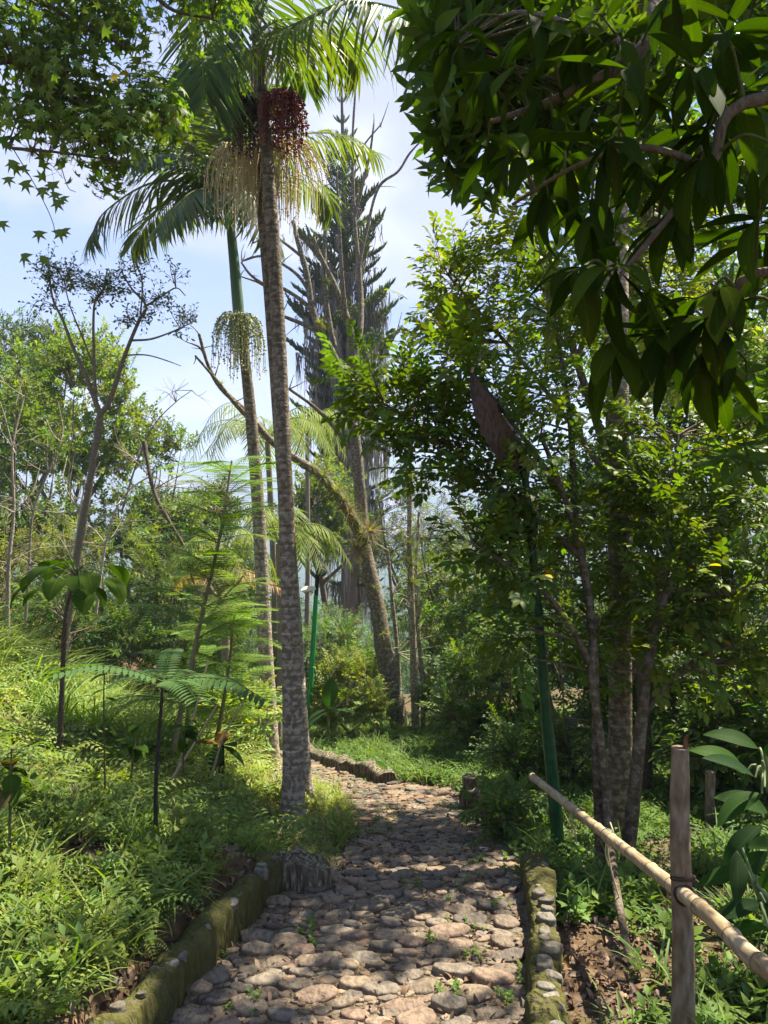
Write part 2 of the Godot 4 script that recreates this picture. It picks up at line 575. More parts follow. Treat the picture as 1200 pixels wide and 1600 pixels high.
func kit_ground() -> void:
	rng.seed = 9
	# grass tufts
	for e in [["grass", 15, 0.30, 0.010, 1.3], ["tall_grass", 18, 0.85, 0.018, 1.5], ["air_plant", 80, 0.30, 0.014, 0.5]]:
		var b := MB.new()
		for k in e[1]:
			var dir := (Vector3(rf(-1, 1), rf(0.8, 2.2), rf(-1, 1)) if e[0] != "air_plant" else rdir() + Vector3(0, 0.35, 0)).normalized()
			var at := Vector3(rf(-.05, .05), 0, rf(-.05, .05)) if e[0] != "air_plant" else Vector3.ZERO
			leaf(b, Transform3D(basis_leaf(dir, Vector3.UP), at), e[2] * rf(.55, 1.1), e[3], tone(Color(1, 1, 1), 0.25), 4, 0.3, e[4] * rf(.4, 1.2), 0.3)
		K[e[0]] = {"mesh": b.mesh()}
	# fern: a rosette of fronds
	var b := MB.new()
	for k in 7:
		var az := TAU * k / 7.0 + rf(-.3, .3)
		var out_ := Vector3(cos(az), 0, sin(az))
		var l := rf(0.4, 0.6)
		var p := spline([Vector3.ZERO, out_ * l * 0.3 + Vector3(0, l * 0.45, 0), out_ * l * 0.75 + Vector3(0, l * 0.55, 0), out_ * l * 1.1 + Vector3(0, l * 0.35, 0)], 4)
		var c := tone(Color(1, 1, 1), 0.2)
		for j in 12:
			var q := lerpf(1.5, p.size() - 1.01, j / 11.0)
			var at := p[int(q)].lerp(p[int(q) + 1], q - int(q))
			var tan_ := (p[int(q) + 1] - p[int(q)]).normalized()
			var side := tan_.cross(Vector3.UP).normalized()
			for s in [-1.0, 1.0]:
				leaf(b, Transform3D(basis_leaf(side * s + tan_ * 0.35, side.cross(tan_)), at), 0.13 * (1.0 - j / 12.5), 0.03, c, 2, 0.1, 0.5, 0.3)
	K["fern"] = {"mesh": b.mesh()}
	# leafy weeds
	for e in [["weed", 11, 0.22, 0.05, 0.024, 1.15, 0.5], ["weed_leafy", 8, 0.16, 0.075, 0.036, 1.2, 0.42], ["weed_narrow", 10, 0.24, 0.085, 0.016, 0.95, 0.38], ["weed_broad", 9, 0.10, 0.06, 0.042, 1.45, 0.45]]:
		kit_twig(e[0], e[1], e[2], e[3], e[4], 2, e[5], false, 0.7, e[6])
	# a feathery compound leaf, one unit long
	b = MB.new()
	var p := spline([Vector3.ZERO, Vector3(0, .35, .05), Vector3(0, .7, .03), Vector3(0, 1, -.1)], 4)
	tube(b, p, PackedFloat32Array(range(p.size()).map(func(i): return 0.009 - 0.0005 * i)), 3, Color(1.2, .9, .9))
	for j in 13:
		var t := lerpf(0.12, 1.0, j / 12.0)
		var q := minf(t * (p.size() - 1), p.size() - 1.01)
		var at := p[int(q)].lerp(p[int(q) + 1], q - int(q))
		for s in [-1.0, 1.0]:
			var l := 0.25 * (0.5 + sin(PI * (0.15 + t * 0.72)) * 0.6)
			var dir := Vector3(s, 0.55, -0.12).normalized()
			var w := Vector3(-dir.y, dir.x, 0) * 1.0
			var c := tone(Color(1, 1, 1), 0.2)
			for i in 9:
				var u := (i + 0.5) / 9.0
				var m := at + dir * l * u + Vector3(0, 0, -0.10 * u * u * l)
				for z in [-1.0, 1.0]:
					var wl: float = 0.058 * (1.0 - 0.5 * u) * z
					var nn := Vector3(0.2 * z, 0, 1).normalized()
					var a0 := b.vert(m, nn, c)
					var a1 := b.vert(m + w * wl * 0.9 + dir * l * 0.02, nn, c)
					var a2 := b.vert(m + dir * l * 0.10, nn, c)
					b.tri(a0, a1, a2)
	K["feather"] = {"mesh": b.mesh()}
	# a pinnate leaf with separate narrow leaflets
	b = MB.new()
	tube(b, p, PackedFloat32Array(range(p.size()).map(func(i): return 0.008 - 0.0004 * i)), 3, Color(1.2, .9, .9))
	for j in 17:
		var t := lerpf(0.1, 1.0, j / 16.0)
		var q := minf(t * (p.size() - 1), p.size() - 1.01)
		var at := p[int(q)].lerp(p[int(q) + 1], q - int(q))
		for s in [-1.0, 1.0]:
			leaf(b, Transform3D(basis_leaf(Vector3(s, 0.45, -0.05), Vector3(0.1 * s, 0, 1)), at), 0.22 * (0.55 + 0.5 * sin(PI * (0.1 + 0.75 * t))), 0.05, tone(Color(1, 1, 1), 0.15), 3, 0.15, 0.35, 0.45)
	K["pinnate"] = {"mesh": b.mesh()}
	# dry fallen leaf
	b = MB.new()
	leaf(b, Transform3D(Basis(), Vector3(0, -0.04, 0)), 0.08, 0.032, Color(1, 1, 1), 4, 0.5, 1.0, 0.5)
	K["fallen"] = {"mesh": b.mesh()}

func make_kit() -> void:
	kit_twig("broad", 9, 0.25, 0.080, 0.038, 3, 1.0, true, 0.5, 0.5)
	kit_twig("small", 12, 0.26, 0.052, 0.026, 2, 1.0, true, 0.5, 0.5)
	kit_twig("narrow", 12, 0.34, 0.13, 0.026, 2, 0.9, true, 0.9, 0.4)
	kit_twig("whorl", 9, 0.10, 0.15, 0.042, 3, 1.25, false, 0.8, 0.5)
	kit_twig("clump", 16, 0.45, 0.12, 0.062, 2, 1.15, false, 0.6, 0.5)
	kit_twig("sparse", 5, 0.16, 0.05, 0.022, 2, 0.8, false, 1.2, 0.4)
	kit_star()
	kit_pine()
	kit_ground()

# branches from a tree's limbs into loose clouds of foliage; sprigs are added to xs / cs
func grow(wood: MB, anchors: PackedVector3Array, clouds: Array, sprigs: int, spread: float, s0: float, s1: float, col: Color, woodcol: Color, xs: Array, cs: Array, r0 := 0.014, droop := 0.0, upness := 1.0) -> void:
	for e in clouds:
		var centre: Vector3 = e[0]
		var size: Vector3 = e[1]
		for k in int(e[2]):
			var d := rdir() * pow(rf(0.02, 1.0), 0.4)
			var target := centre + d * size
			var best := anchors[0]
			var bd := 1e9
			for a in anchors:
				var dd: float = a.distance_squared_to(target) + (3.0 * maxf(0.0, a.y - target.y))
				if dd < bd:
					bd = dd; best = a
			var l := best.distance_to(target)
			var p := spline([best, best.lerp(target, 0.5) + Vector3(0, l * rf(0.0, 0.16), 0) + rdir() * l * 0.09, target], 4)
			var r := PackedFloat32Array()
			for i in p.size():
				r.append(lerpf(minf(r0, 0.004 + l * 0.012), 0.0022, float(i) / (p.size() - 1)))
			tube(wood, p, r, 4, woodcol)
			var shade := tone(col, 0.2)
			for j in sprigs:
				var t := rf(0.35, 1.0) if l > 0.5 else rf(0.1, 1.0)
				var q := minf(t * (p.size() - 1), p.size() - 1.01)
				var at := p[int(q)].lerp(p[int(q) + 1], q - int(q))
				var off := rdir()
				var pos := at + off * spread * pow(rf(0.0, 1.0), 0.6) * lerpf(1.0, 0.5, t)
				var dir := (target - best).normalized() * 0.6 + off * 0.8 + Vector3(0, 0.15 - droop, 0)
				xs.append(Transform3D(basis_leaf(dir, Vector3(rf(-.6, .6), upness, rf(-.6, .6)), rf(s0, s1)), pos))
				cs.append(tone(shade, 0.22))

# the sprigs that show largest become single leaf parts, the rest one crown
func crown(parent: Node3D, kit: String, leafmat: String, xs: Array, cs: Array, singles := 0, called := "crown") -> void:
	var ks := range(xs.size())
	if singles > 0:
		var eye := Vector3(0, EYE, 0)
		var keys := []
		for i in ks:
			var p: Vector3 = xs[i].origin - eye
			var shown := p.z < -0.4 and absf(p.x) < -p.z * 0.5 and absf(p.y) < -p.z * 0.68
			keys.append([p.length() / (xs[i] as Transform3D).basis.y.length() if shown else 1e6 + i, i])
		keys.sort_custom(func(a, b): return a[0] < b[0])
		var tones := []
		for k in 5:
			var m: StandardMaterial3D = M[leafmat].duplicate()
			var c: Color = cs[keys[k][1]]
			m.albedo_color = c.linear_to_srgb()
			tones.append(m)
		var yellow: StandardMaterial3D = M[leafmat].duplicate()
		yellow.albedo_color = Color(.55, .38, .03).linear_to_srgb()
		var used := {}
		var stems := MB.new()
		var made := 0
		for e in keys:
			if made >= singles or e[0] > 1e5:
				break
			used[e[1]] = true
			var x: Transform3D = xs[e[1]]
			var last: Vector3 = x.origin
			for l in K[kit].leaves:
				place("leaf", K[kit].leaf, yellow if made % 41 == 7 else tones[made % 5], parent, x * (l as Transform3D))
				made += 1
				last = x * (l as Transform3D).origin
			tube(stems, PackedVector3Array([x.origin, last]), PackedFloat32Array([0.003, 0.0012]), 3, Color(.05, .045, .02))
		obj("twig", stems.mesh(), M.bark, parent).set_meta("kind", "stuff")
		ks = ks.filter(func(i): return not used.has(i))
	many(called, K[kit].mesh, M[leafmat], ks.map(func(i): return xs[i]), ks.map(func(i): return cs[i]), parent)

# ---------------------------------------------------------------- the scene
func _ready() -> void:
	var cam := Camera3D.new()
	cam.name = "camera"
	cam.fov = 69.4
	cam.near = 0.05
	cam.far = 9000.0
	cam.position = Vector3(0, EYE, 0)
	add_child(cam)
	cam.current = true
	var env := Environment.new()
	env.background_mode = Environment.BG_SKY
	var sky := Sky.new()
	var pano := PanoramaSkyMaterial.new()
	bumps.seed = 4
	bumps.frequency = 0.05
	bumps.fractal_octaves = 4
	pano.panorama = make_sky()
	sky.sky_material = pano
	env.sky = sky
	env.background_energy_multiplier = 0.89
	env.tonemap_mode = Environment.TONE_MAPPER_LINEAR
	env.tonemap_exposure = 4.3
	env.fog_enabled = true
	env.fog_density = 0.0008
	env.fog_light_color = Color(0.74, 0.82, 0.95)
	env.sdfgi_enabled = true
	env.ssao_enabled = true
	env.ssil_enabled = true
	var we := WorldEnvironment.new()
	we.name = "environment"
	we.environment = env
	add_child(we)
	var sun := DirectionalLight3D.new()
	sun.name = "sun"
	sun.light_energy = 1.6
	sun.light_color = Color(1.0, 0.96, 0.88)
	sun.light_angular_distance = 0.5
	sun.shadow_enabled = true
	add_child(sun)
	sun.look_at_from_position(Vector3.ZERO, -Vector3(0.42, 0.86, -0.32))

	rng.seed = 1
	make_materials()
	make_kit()
	build_ground()
	build_path()
	build_kerbs()
	build_palms()
	build_far_trees()
	build_dead_tree()
	build_lamps()
	build_right_trees()
	build_overhanging_tree()
	build_star_tree()
	build_left_plants()
	build_rail()
	build_ginger()
	build_shrubs()
	build_ground_cover()

# ---------------------------------------------------------------- ground and path
func build_ground() -> void:
	var ds := [-12.0, -8.0, -5.0, -3.0, -2.0, -1.2]
	var d := -0.6
	while d < 5000.0:
		ds.append(d)
		d += 0.13 if d < 14.0 else 0.13 + (d - 14.0) * 0.09
	var us := []
	var u := 0.06
	while u < 4200.0:
		us.append(u)
		u += 0.13 if u < 6.0 else 0.13 + (u - 6.0) * 0.12
	var xs := []
	for i in us.size():
		xs.append(-us[us.size() - 1 - i])
	xs.append_array(us)
	var b := MB.new()
	var nx := xs.size()
	for j in ds.size():
		for i in nx:
			var x: float = xs[i]
			var dd: float = ds[j]
			var e := 0.06 + dd * 0.002 if dd > 0.0 else 0.06
			var y := ground_y(x, -dd)
			var nn := Vector3(ground_y(x - e, -dd) - ground_y(x + e, -dd), 2.0 * e, ground_y(x, -dd - e) - ground_y(x, -dd + e)).normalized()
			var k := bumps.get_noise_2d(x * 14.0 + 50.0, dd * 14.0)
			var near := Color(0.13, 0.092, 0.062).lerp(Color(0.10, 0.10, 0.045), smoothstep(-0.2, 0.3, k))
			var c := near.lerp(Color(0.045, 0.075, 0.035), smoothstep(18.0, 60.0, dd))
			b.vert(Vector3(x, y, -dd), nn, c)
	for j in ds.size() - 1:
		for i in nx - 1:
			b.quad(j * nx + i, j * nx + i + 1, (j + 1) * nx + i + 1, (j + 1) * nx + i)
	structure("ground", b.mesh(), M.earth)

func stone_mesh(seed_: int, sides := 11, rings := 3) -> ArrayMesh:   # a river cobble, half sunk: radius 1 in x and z
	var b := MB.new()
	rng.seed = seed_
	var flat := rf(0.7, 1.0)
	var off := rf(0, 50)
	var pow_ := rf(1.9, 3.0)
	var pts := []
	for j in rings + 2:
		var v := float(j) / (rings + 1)
		var rr := pow(1.0 - pow(1.0 - v, pow_), 1.0 / pow_) if j < rings + 1 else 1.0
		var y: float = (1.0 - pow(v, pow_)) * flat if j < rings + 1 else -0.7
		if j == 0: rr = 0.0
		for k in sides:
			var a := TAU * k / sides
			var w := 1.0 + 0.36 * bumps.get_noise_2d(cos(a) * 9.0 + off, sin(a) * 9.0) + 0.08 * bumps.get_noise_2d(cos(a) * 26.0 + off, sin(a) * 26.0)
			var p := Vector3(cos(a) * rr * w, y * (1.0 + 0.3 * bumps.get_noise_2d(cos(a) * rr * 12.0 + off, sin(a) * rr * 12.0)), sin(a) * rr * w)
			pts.append(p)
			if j == 0: break
	for p in pts:
		b.vert(p, Vector3(p.x, maxf(p.y, -0.2) * 1.1 + 0.05, p.z).normalized(), Color(1, 1, 1))
	for k in sides:
		b.tri(0, 1 + k, 1 + (k + 1) % sides)
	for j in rings:
		for k in sides:
			var l := (k + 1) % sides
			b.quad(1 + j * sides + k, 1 + j * sides + l, 1 + (j + 1) * sides + l, 1 + (j + 1) * sides + k)
	b.renormal()
	return b.mesh()

func path_y(d: float) -> float:
	return upper_y(d) if d < 4.42 else lower_y(d)

func build_path() -> void:
	var b := MB.new()
	var root := Node3D.new()
	root.name = "path"
	root.set_meta("kind", "structure")
	add_child(root)
	for seg in [[-2.0, 4.40], [4.42, 13.4]]:
		var rows := int((seg[1] - seg[0]) / 0.1)
		var start := b.v.size()
		for j in rows + 1:
			var d := lerpf(seg[0], seg[1], float(j) / rows)
			var c := interp(d, PATH_C)
			var w := interp(d, PATH_W) + 0.08
			for i in 15:
				var x := c + w * (i / 7.0 - 1.0)
				var y := path_y(d) + 0.018 * bumps.get_noise_2d(x * 70.0, d * 70.0) + 0.003
				b.vert(Vector3(x, y, -d), Vector3(0.15 * bumps.get_noise_2d(x * 90.0, d * 80.0), 1, 0.15 + 0.15 * bumps.get_noise_2d(x * 80.0, d * 90.0 + 40.0)).normalized(), Color(0.160, 0.130, 0.095))
		for j in rows:
			for i in 14:
				b.quad(start + j * 15 + i, start + j * 15 + i + 1, start + (j + 1) * 15 + i + 1, start + (j + 1) * 15 + i)
	# the face of the step
	var a := b.v.size()
	for i in 9:
		var x := 0.10 + 0.74 * (i / 4.0 - 1.0)
		b.vert(Vector3(x, upper_y(4.4) - 0.01, -4.40), Vector3(0, 0, -1), Color(0.16, 0.12, 0.085))
		b.vert(Vector3(x, lower_y(4.4) - 0.05, -4.41), Vector3(0, 0, -1), Color(0.16, 0.12, 0.085))
	for i in 8:
		b.quad(a + i * 2, a + i * 2 + 2, a + i * 2 + 3, a + i * 2 + 1)
	obj("path_bed", b.mesh(), M.path_dirt, root)
	# cobbles
	var kinds := []
	for k in 12:
		kinds.append(stone_mesh(100 + k))
	var tones := []
	var hues := [Color(.20, .157, .112), Color(.145, .12, .092), Color(.24, .19, .138), Color(.178, .152, .122), Color(.11, .095, .079), Color(.21, .153, .114), Color(.165, .131, .098)]
	for c in hues:
		var m: StandardMaterial3D = M.stone.duplicate()
		m.albedo_color = (c as Color).linear_to_srgb()
		tones.append(m)
	rng.seed = 31
	var grid := {}
	var got := []
	for pass_ in 3:
		for t in [4000, 17000, 34000][pass_]:
			var d := rf(0.9, 13.2)
			if pass_ < 2 and d > 8.0 and rf(0, 1) < 0.5: d = rf(0.9, 8.0)
			var upper := d < 4.44
			var big: float = [rf(.044, .078), rf(.028, .048), rf(.014, .028)][pass_] * (1.0 if upper else 0.85)
			var rx := big * rf(0.95, 1.35)
			var rz := big * rf(0.55, 0.85)
			if absf(d - 4.40) < 0.14 and pass_ == 0:
				d = 4.40 - rz * 0.8; rx = rf(.07, .12); rz = rf(.04, .055)
				upper = true
			var c := interp(d, PATH_C)
			var w := interp(d, PATH_W)
			var x := c + rf(-w, w)
			if absf(x - c) + rx * 0.6 > w: continue
			if upper and d + rz > 4.45: continue
			if not upper and d - rz < 4.42: continue
			var ok := true
			var gx := int(floor(x / 0.3)); var gz := int(floor(d / 0.3))
			for i in range(gx - 1, gx + 2):
				for j in range(gz - 1, gz + 2):
					for q in grid.get(Vector2i(i, j), []):
						var ex: float = (x - q[0]) / (rx + q[2])
						var ez: float = (d - q[1]) / (rz + q[3])
						if ex * ex + ez * ez < 0.90:
							ok = false; break
					if not ok: break
				if not ok: break
			if not ok: continue
			var q := [x, d, rx, rz]
			if not grid.has(Vector2i(gx, gz)): grid[Vector2i(gx, gz)] = []
			grid[Vector2i(gx, gz)].append(q)
			got.append(q)
	got.sort_custom(func(p, q): return p[2] / maxf(p[1], 2.6) * (0.3 if p[1] < 2.4 else 1.0) > q[2] / maxf(q[1], 2.6) * (0.3 if q[1] < 2.4 else 1.0))
	var rest := {}
	for i in got.size():
		var q: Array = got[i]
		var y: float = path_y(q[1]) + 0.002 * q[1] - rf(0.0, 0.010)
		var bs := Basis(Vector3(0, 1, 0), rf(-0.35, 0.35)) * Basis(Vector3(1, 0, 0), rf(-.12, .2)) * Basis(Vector3(0, 0, 1), rf(-.12, .12))
		bs = bs.scaled_local(Vector3(q[2], (q[2] + q[3]) * 0.5 * rf(0.42, 0.68), q[3]))
		var x := Transform3D(bs, Vector3(q[0], y, -q[1]))
		var kind := rng.randi() % 12
		if i < 300:
			place("stone", kinds[kind], tones[rng.randi() % 7], root, x)
		else:
			if not rest.has(kind): rest[kind] = [[], []]
			rest[kind][0].append(x)
			rest[kind][1].append(tone(hues[rng.randi() % 7], 0.12))
	for kind in rest:
		many("small_stones", kinds[kind], M.stone, rest[kind][0], rest[kind][1], root)
	# fallen leaves and crumbs of leaf on the path, and weeds between its stones
	var xs := []
	var cs := []
	for k in 3600:
		var d := rf(1.4, 9.5)
		var c := interp(d, PATH_C); var w := interp(d, PATH_W)
		var u := rf(-1, 1)
		u = signf(u) * pow(absf(u), 0.6)
		var x := c + u * w
		var s := rf(0.18, 0.6) if k % 9 else rf(0.6, 0.95)
		xs.append(Transform3D(Basis(Vector3(0, 1, 0), rf(0, TAU)) * Basis(Vector3(1, 0, 0), -PI / 2 + rf(-.5, .5)) * Basis(Vector3(0, 1, 0), rf(-.6, .6)).scaled(Vector3(s, s, s)), Vector3(x, path_y(d) + 0.014 + rf(0, .02), -d)))
		cs.append(tone([Color(.15, .10, .07), Color(.11, .08, .06), Color(.22, .165, .12), Color(.17, .12, .095)][k % 4], 0.3))
	many("fallen_leaves", K.fallen.mesh, M.dry_leaf, xs, cs, root)
	xs = []; cs = []
	for k in 150:
		var d := rf(2.2, 10.5)
		var c := interp(d, PATH_C); var w := interp(d, PATH_W)
		if bumps.get_noise_2d(k * 31.0, d * 20.0) < -0.05 and k % 3: continue
		var u := rf(-1, 1)
		u = signf(u) * pow(absf(u), 0.55)
		for j in 4:
			xs.append(Transform3D(Basis(Vector3(0, 1, 0), rf(0, TAU)).scaled(Vector3.ONE * rf(.18, .42)), Vector3(c + u * w + rf(-.06, .06), path_y(d) + 0.005, -d + rf(-.06, .06))))
			cs.append(tone(Color(.10, .17, .035), 0.25))
	many("path_weeds", K.weed_broad.mesh, M.leaf, xs, cs, root)

# ---------------------------------------------------------------- kerbs
# a wall swept along pts (its top edge middle line) with a rounded top
func wall_mesh(pts: PackedVector3Array, width: float, height: float, seed_: float, lump := 0.03) -> ArrayMesh:
	var b := MB.new()
	var prof := [Vector2(-.5, -1), Vector2(-.52, -.6), Vector2(-.5, -.25), Vector2(-.47, -.04), Vector2(-.25, 0), Vector2(.0, .02), Vector2(.25, 0), Vector2(.47, -.04), Vector2(.5, -.25), Vector2(.52, -.6), Vector2(.5, -1)]
	var n := prof.size()
	for i in pts.size():
		var dir := (pts[mini(i + 1, pts.size() - 1)] - pts[maxi(i - 1, 0)])
		dir.y = 0.0
		dir = dir.normalized()
		var side := Vector3(-dir.z, 0, dir.x)
		for k in n:
			var q: Vector2 = prof[k]
			var p := pts[i] + side * q.x * width + Vector3(0, q.y * height, 0)
			var nn := (side * signf(q.x) * smoothstep(0.15, 0.5, absf(q.x)) + Vector3(0, smoothstep(-0.3, 0.0, q.y), 0))
			nn = nn.normalized() if nn.length() > 0.01 else Vector3.UP
			p += nn * lump * 1.15 * (bumps.get_noise_3d(p.x * 45.0 + seed_, p.y * 30.0, p.z * 45.0) * 1.6 + bumps.get_noise_3d(p.x * 160.0 + seed_, p.y * 90.0, p.z * 160.0) * 0.8)
			b.vert(p, nn, Color(1, 1, 1))
	for i in pts.size() - 1:
		for k in n - 1:
			b.quad(i * n + k, i * n + k + 1, (i + 1) * n + k + 1, (i + 1) * n + k)
	for e in [0, pts.size() - 1]:
		var mid := Vector3.ZERO
		for k in n: mid += b.v[e * n + k] / n
		var nn := (pts[e] - pts[1 if e == 0 else pts.size() - 2]).normalized()
		var f := b.v.size()
		b.vert(mid, nn, Color(1, 1, 1))
		for k in n: b.vert(b.v[e * n + k], nn, Color(1, 1, 1))
		for k in n: b.tri(f, f + 1 + k, f + 1 + (k + 1) % n)
	b.renormal()
	return b.mesh()

func kerb(label: String, pts: Array, width: float, height: float, stones: int, poke: float, seed_: int) -> Node3D:
	var o := thing("stone_kerb", label, "kerb", pts[0])
	var p := spline(pts, 34)
	obj("wall_body", wall_mesh(p, width, height, seed_ * 7.0), M.mossy, o)
	rng.seed = seed_
	var tones := []
	for c in [Color(.19, .18, .155), Color(.135, .122, .098), Color(.105, .096, .07), Color(.16, .15, .125)]:
		var m: StandardMaterial3D = M.stone.duplicate()
		m.albedo_color = (c as Color).linear_to_srgb()
		tones.append(m)
	var kinds := []
	for k in 6: kinds.append(stone_mesh(300 + seed_ * 10 + k, 9, 3))
	for k in stones:
		var q := (k + rf(0.25, 0.75)) / stones * (p.size() - 1)
		var at := p[int(q)].lerp(p[mini(int(q) + 1, p.size() - 1)], q - int(q))
		var rx := width * rf(0.15, 0.34)
		place("stone", kinds[k % 6], tones[rng.randi() % 4], o, Transform3D((Basis(Vector3(0, 1, 0), rf(-.9, .9)) * Basis(Vector3(1, 0, 0), rf(-.25, .25))).scaled_local(Vector3(rx, rx * poke * rf(.7, 1.2), rx * rf(.6, 1.1))), at + Vector3(rf(-.01, .035), -0.010, 0)))
	return o

func build_kerbs() -> void:
	kerb("long mossy stone kerb on the right, row of pale round stones set in its top", [Vector3(0.12, 0.18, 0.3), Vector3(0.43, -0.03, -1.4), Vector3(0.596, -0.203, -2.68), Vector3(0.732, -0.266, -3.37), Vector3(0.89, -0.367, -4.32)], 0.145, 0.30, 38, 0.7, 1)
	kerb("mossy kerb wall on the left, green sided with few stones showing on top", [Vector3(-1.36, 0.25, 0.2), Vector3(-1.10, 0.06, -1.5), Vector3(-0.911, -0.163, -2.83), Vector3(-0.779, -0.23, -3.46), Vector3(-0.629, -0.293, -4.13)], 0.12, 0.42, 34, 0.75, 2)
	# rotten stump that closes the left wall
	var o := thing("tree_stump", "rotten fluted stump with white streaks closing the left wall", "stump", Vector3(-0.475, -0.518, -4.22))
	var b := MB.new()
	var sides := 40
	for j in 5:
		for k in sides:
			var a := TAU * k / sides
			var flute := 1.0 + 0.015 * sin(k * 2.3) + 0.06 * bumps.get_noise_1d(k * 7.0)
			if j == 3: flute *= 0.96
			if j == 4: flute *= 0.80
			var p := o.position + Vector3(cos(a) * 0.175 * flute, [-0.1, 0.0, 0.10, 0.175, 0.185][j] + 0.03 * bumps.get_noise_1d(k * 4.0 + 70.0) * float(j > 1) - 0.05 * maxf(0.0, cos(a)) * float(j > 1), sin(a) * 0.12 * flute)
			b.vert(p, Vector3(cos(a) * 0.7, 0.1 if j < 3 else 1.0, sin(a)).normalized(), Color(1, 1, 1))
	for j in 4:
		for k in sides:
			b.quad(j * sides + k, j * sides + (k + 1) % sides, (j + 1) * sides + (k + 1) % sides, (j + 1) * sides + k)
	var mid := b.vert(o.position + Vector3(0, 0.175, 0), Vector3.UP, Color(1, 1, 1))
	for k in sides: b.tri(mid, 4 * sides + k, 4 * sides + (k + 1) % sides)
	b.renormal()
	obj("wood", b.mesh(), M.rotten_wood, o)
	# kerb logs on the outside of the bend
	var logs := [["dark mossy kerb log at the far bend, the one ending behind the palms", Vector3(-1.153, -1.887, -11.1), Vector3(-0.777, -1.708, -10.2), Vector3(-0.483, -1.56, -9.45)], ["dark mossy kerb log along the far bend, the one nearer the camera", Vector3(-0.419, -1.553, -9.5), Vector3(-0.181, -1.474, -9.1), Vector3(0.044, -1.379, -8.54)]]
	for e in logs:
		var l := thing("kerb_log", e[0], "kerb log", e[1], "logs edging the far bend of the path")
		obj("log_body", wall_mesh(spline([e[1], e[2], e[3]], 8), 0.2, 0.3, 40.0, 0.06), M.rotten_wood, l)
	# broken kerb on the right of the lower path
	o = thing("broken_kerb", "broken ridged kerb with a short post half hidden in weeds right of the lower path", "kerb", Vector3(0.848, -1.17, -7))
	obj("kerb_body", wall_mesh(spline([Vector3(0.86, -1.05, -7.2), Vector3(0.938, -1.01, -6.9), Vector3(1.002, -0.986, -6.5)], 10), 0.16, 0.4, 90.0, 0.10), M.rotten_wood, o)
	b = MB.new()
	limb(b, [Vector3(0.854, -1.331, -7.2), Vector3(0.848, -1.112, -7.2), Vector3(0.835, -0.944, -7.2)], 0.09, 0.075, 9, Color(1, 1, 1), 4, 0.3, true)
	obj("post", b.mesh(), M.rotten_wood, o)
	o = thing("boundary_post", "short grey mossy post in the grass beside the paired palm trunks", "post", Vector3(-0.43, -1.486, -7.2))
	b = MB.new()
	limb(b, [Vector3(-0.43, -1.524, -7.2), Vector3(-0.43, -1.362, -7.2), Vector3(-0.436, -1.2, -7.2)], 0.052, 0.046, 9, Color(1, 1, 1), 3, 0.25, true)
	obj("post", b.mesh(), M.rotten_wood, o)
	o = thing("log", "small broken log lying in the grass left of the palms", "log", Vector3(-1.164, -0.847, -5.9))
	b = MB.new()
	limb(b, [Vector3(-1.288, -0.736, -6.1), Vector3(-1.185, -0.76, -5.9), Vector3(-1.066, -0.788, -5.7)], 0.05, 0.035, 8, Color(1, 1, 1), 4, 0.3, true)
	obj("log_body", b.mesh(), M.rotten_wood, o)

# ---------------------------------------------------------------- palms
func ringed_trunk(pts: Array, radii: Array, first: float, col_low: Color, col_high: Color, step := 0.11) -> ArrayMesh:
	var b := MB.new()
	var p := spline(pts, 26)
	var r := PackedFloat32Array()
	var m := radii.size() - 1
	var along := 0.0
	var next := first
	var sides := 18
	var prev := -1
	for i in p.size():
		var t := float(i) / (p.size() - 1)
		var q := minf(t * m, m - 0.001)
		var rad := lerpf(radii[int(q)], radii[int(q) + 1], q - int(q))
		var dir := (p[mini(i + 1, p.size() - 1)] - p[maxi(i - 1, 0)]).normalized()
		if i: along += p[i].distance_to(p[i - 1])
		var ring := false
		if along > next:
			next += step * rf(0.7, 1.35)
			ring = true
		var col := col_low.lerp(col_high, smoothstep(0.2, 0.7, t))
		for pass_ in (3 if ring else 1):
			var rr: float = rad * ([1.0, 1.03, 1.0][pass_] if ring else 1.0)
			var at: Vector3 = p[i] + dir * ([-0.011, 0.0, 0.011][pass_] if ring else 0.0)
			var cc: Color = col * ([0.85, 1.35, 0.8][pass_] if ring else 1.0)
			var side := dir.cross(Vector3(0.1, 0.2, 0.95)).normalized()
			var other := dir.cross(side)
			var f := b.v.size()
			for k in sides:
				var a := TAU * k / sides
				var nn := side * cos(a) + other * sin(a)
				var butt := 1.0 + 0.05 * sin(a * 3.0 + 1.0) * smoothstep(0.12, 0.0, t) + 0.03 * bumps.get_noise_3dv((at + nn * rr) * 30.0)
				b.vert(at + nn * rr * butt, nn, cc)
			if prev >= 0:
				for k in sides:
					b.quad(prev + k, prev + (k + 1) % sides, f + (k + 1) % sides, f + k)
			prev = f
	return b.mesh()

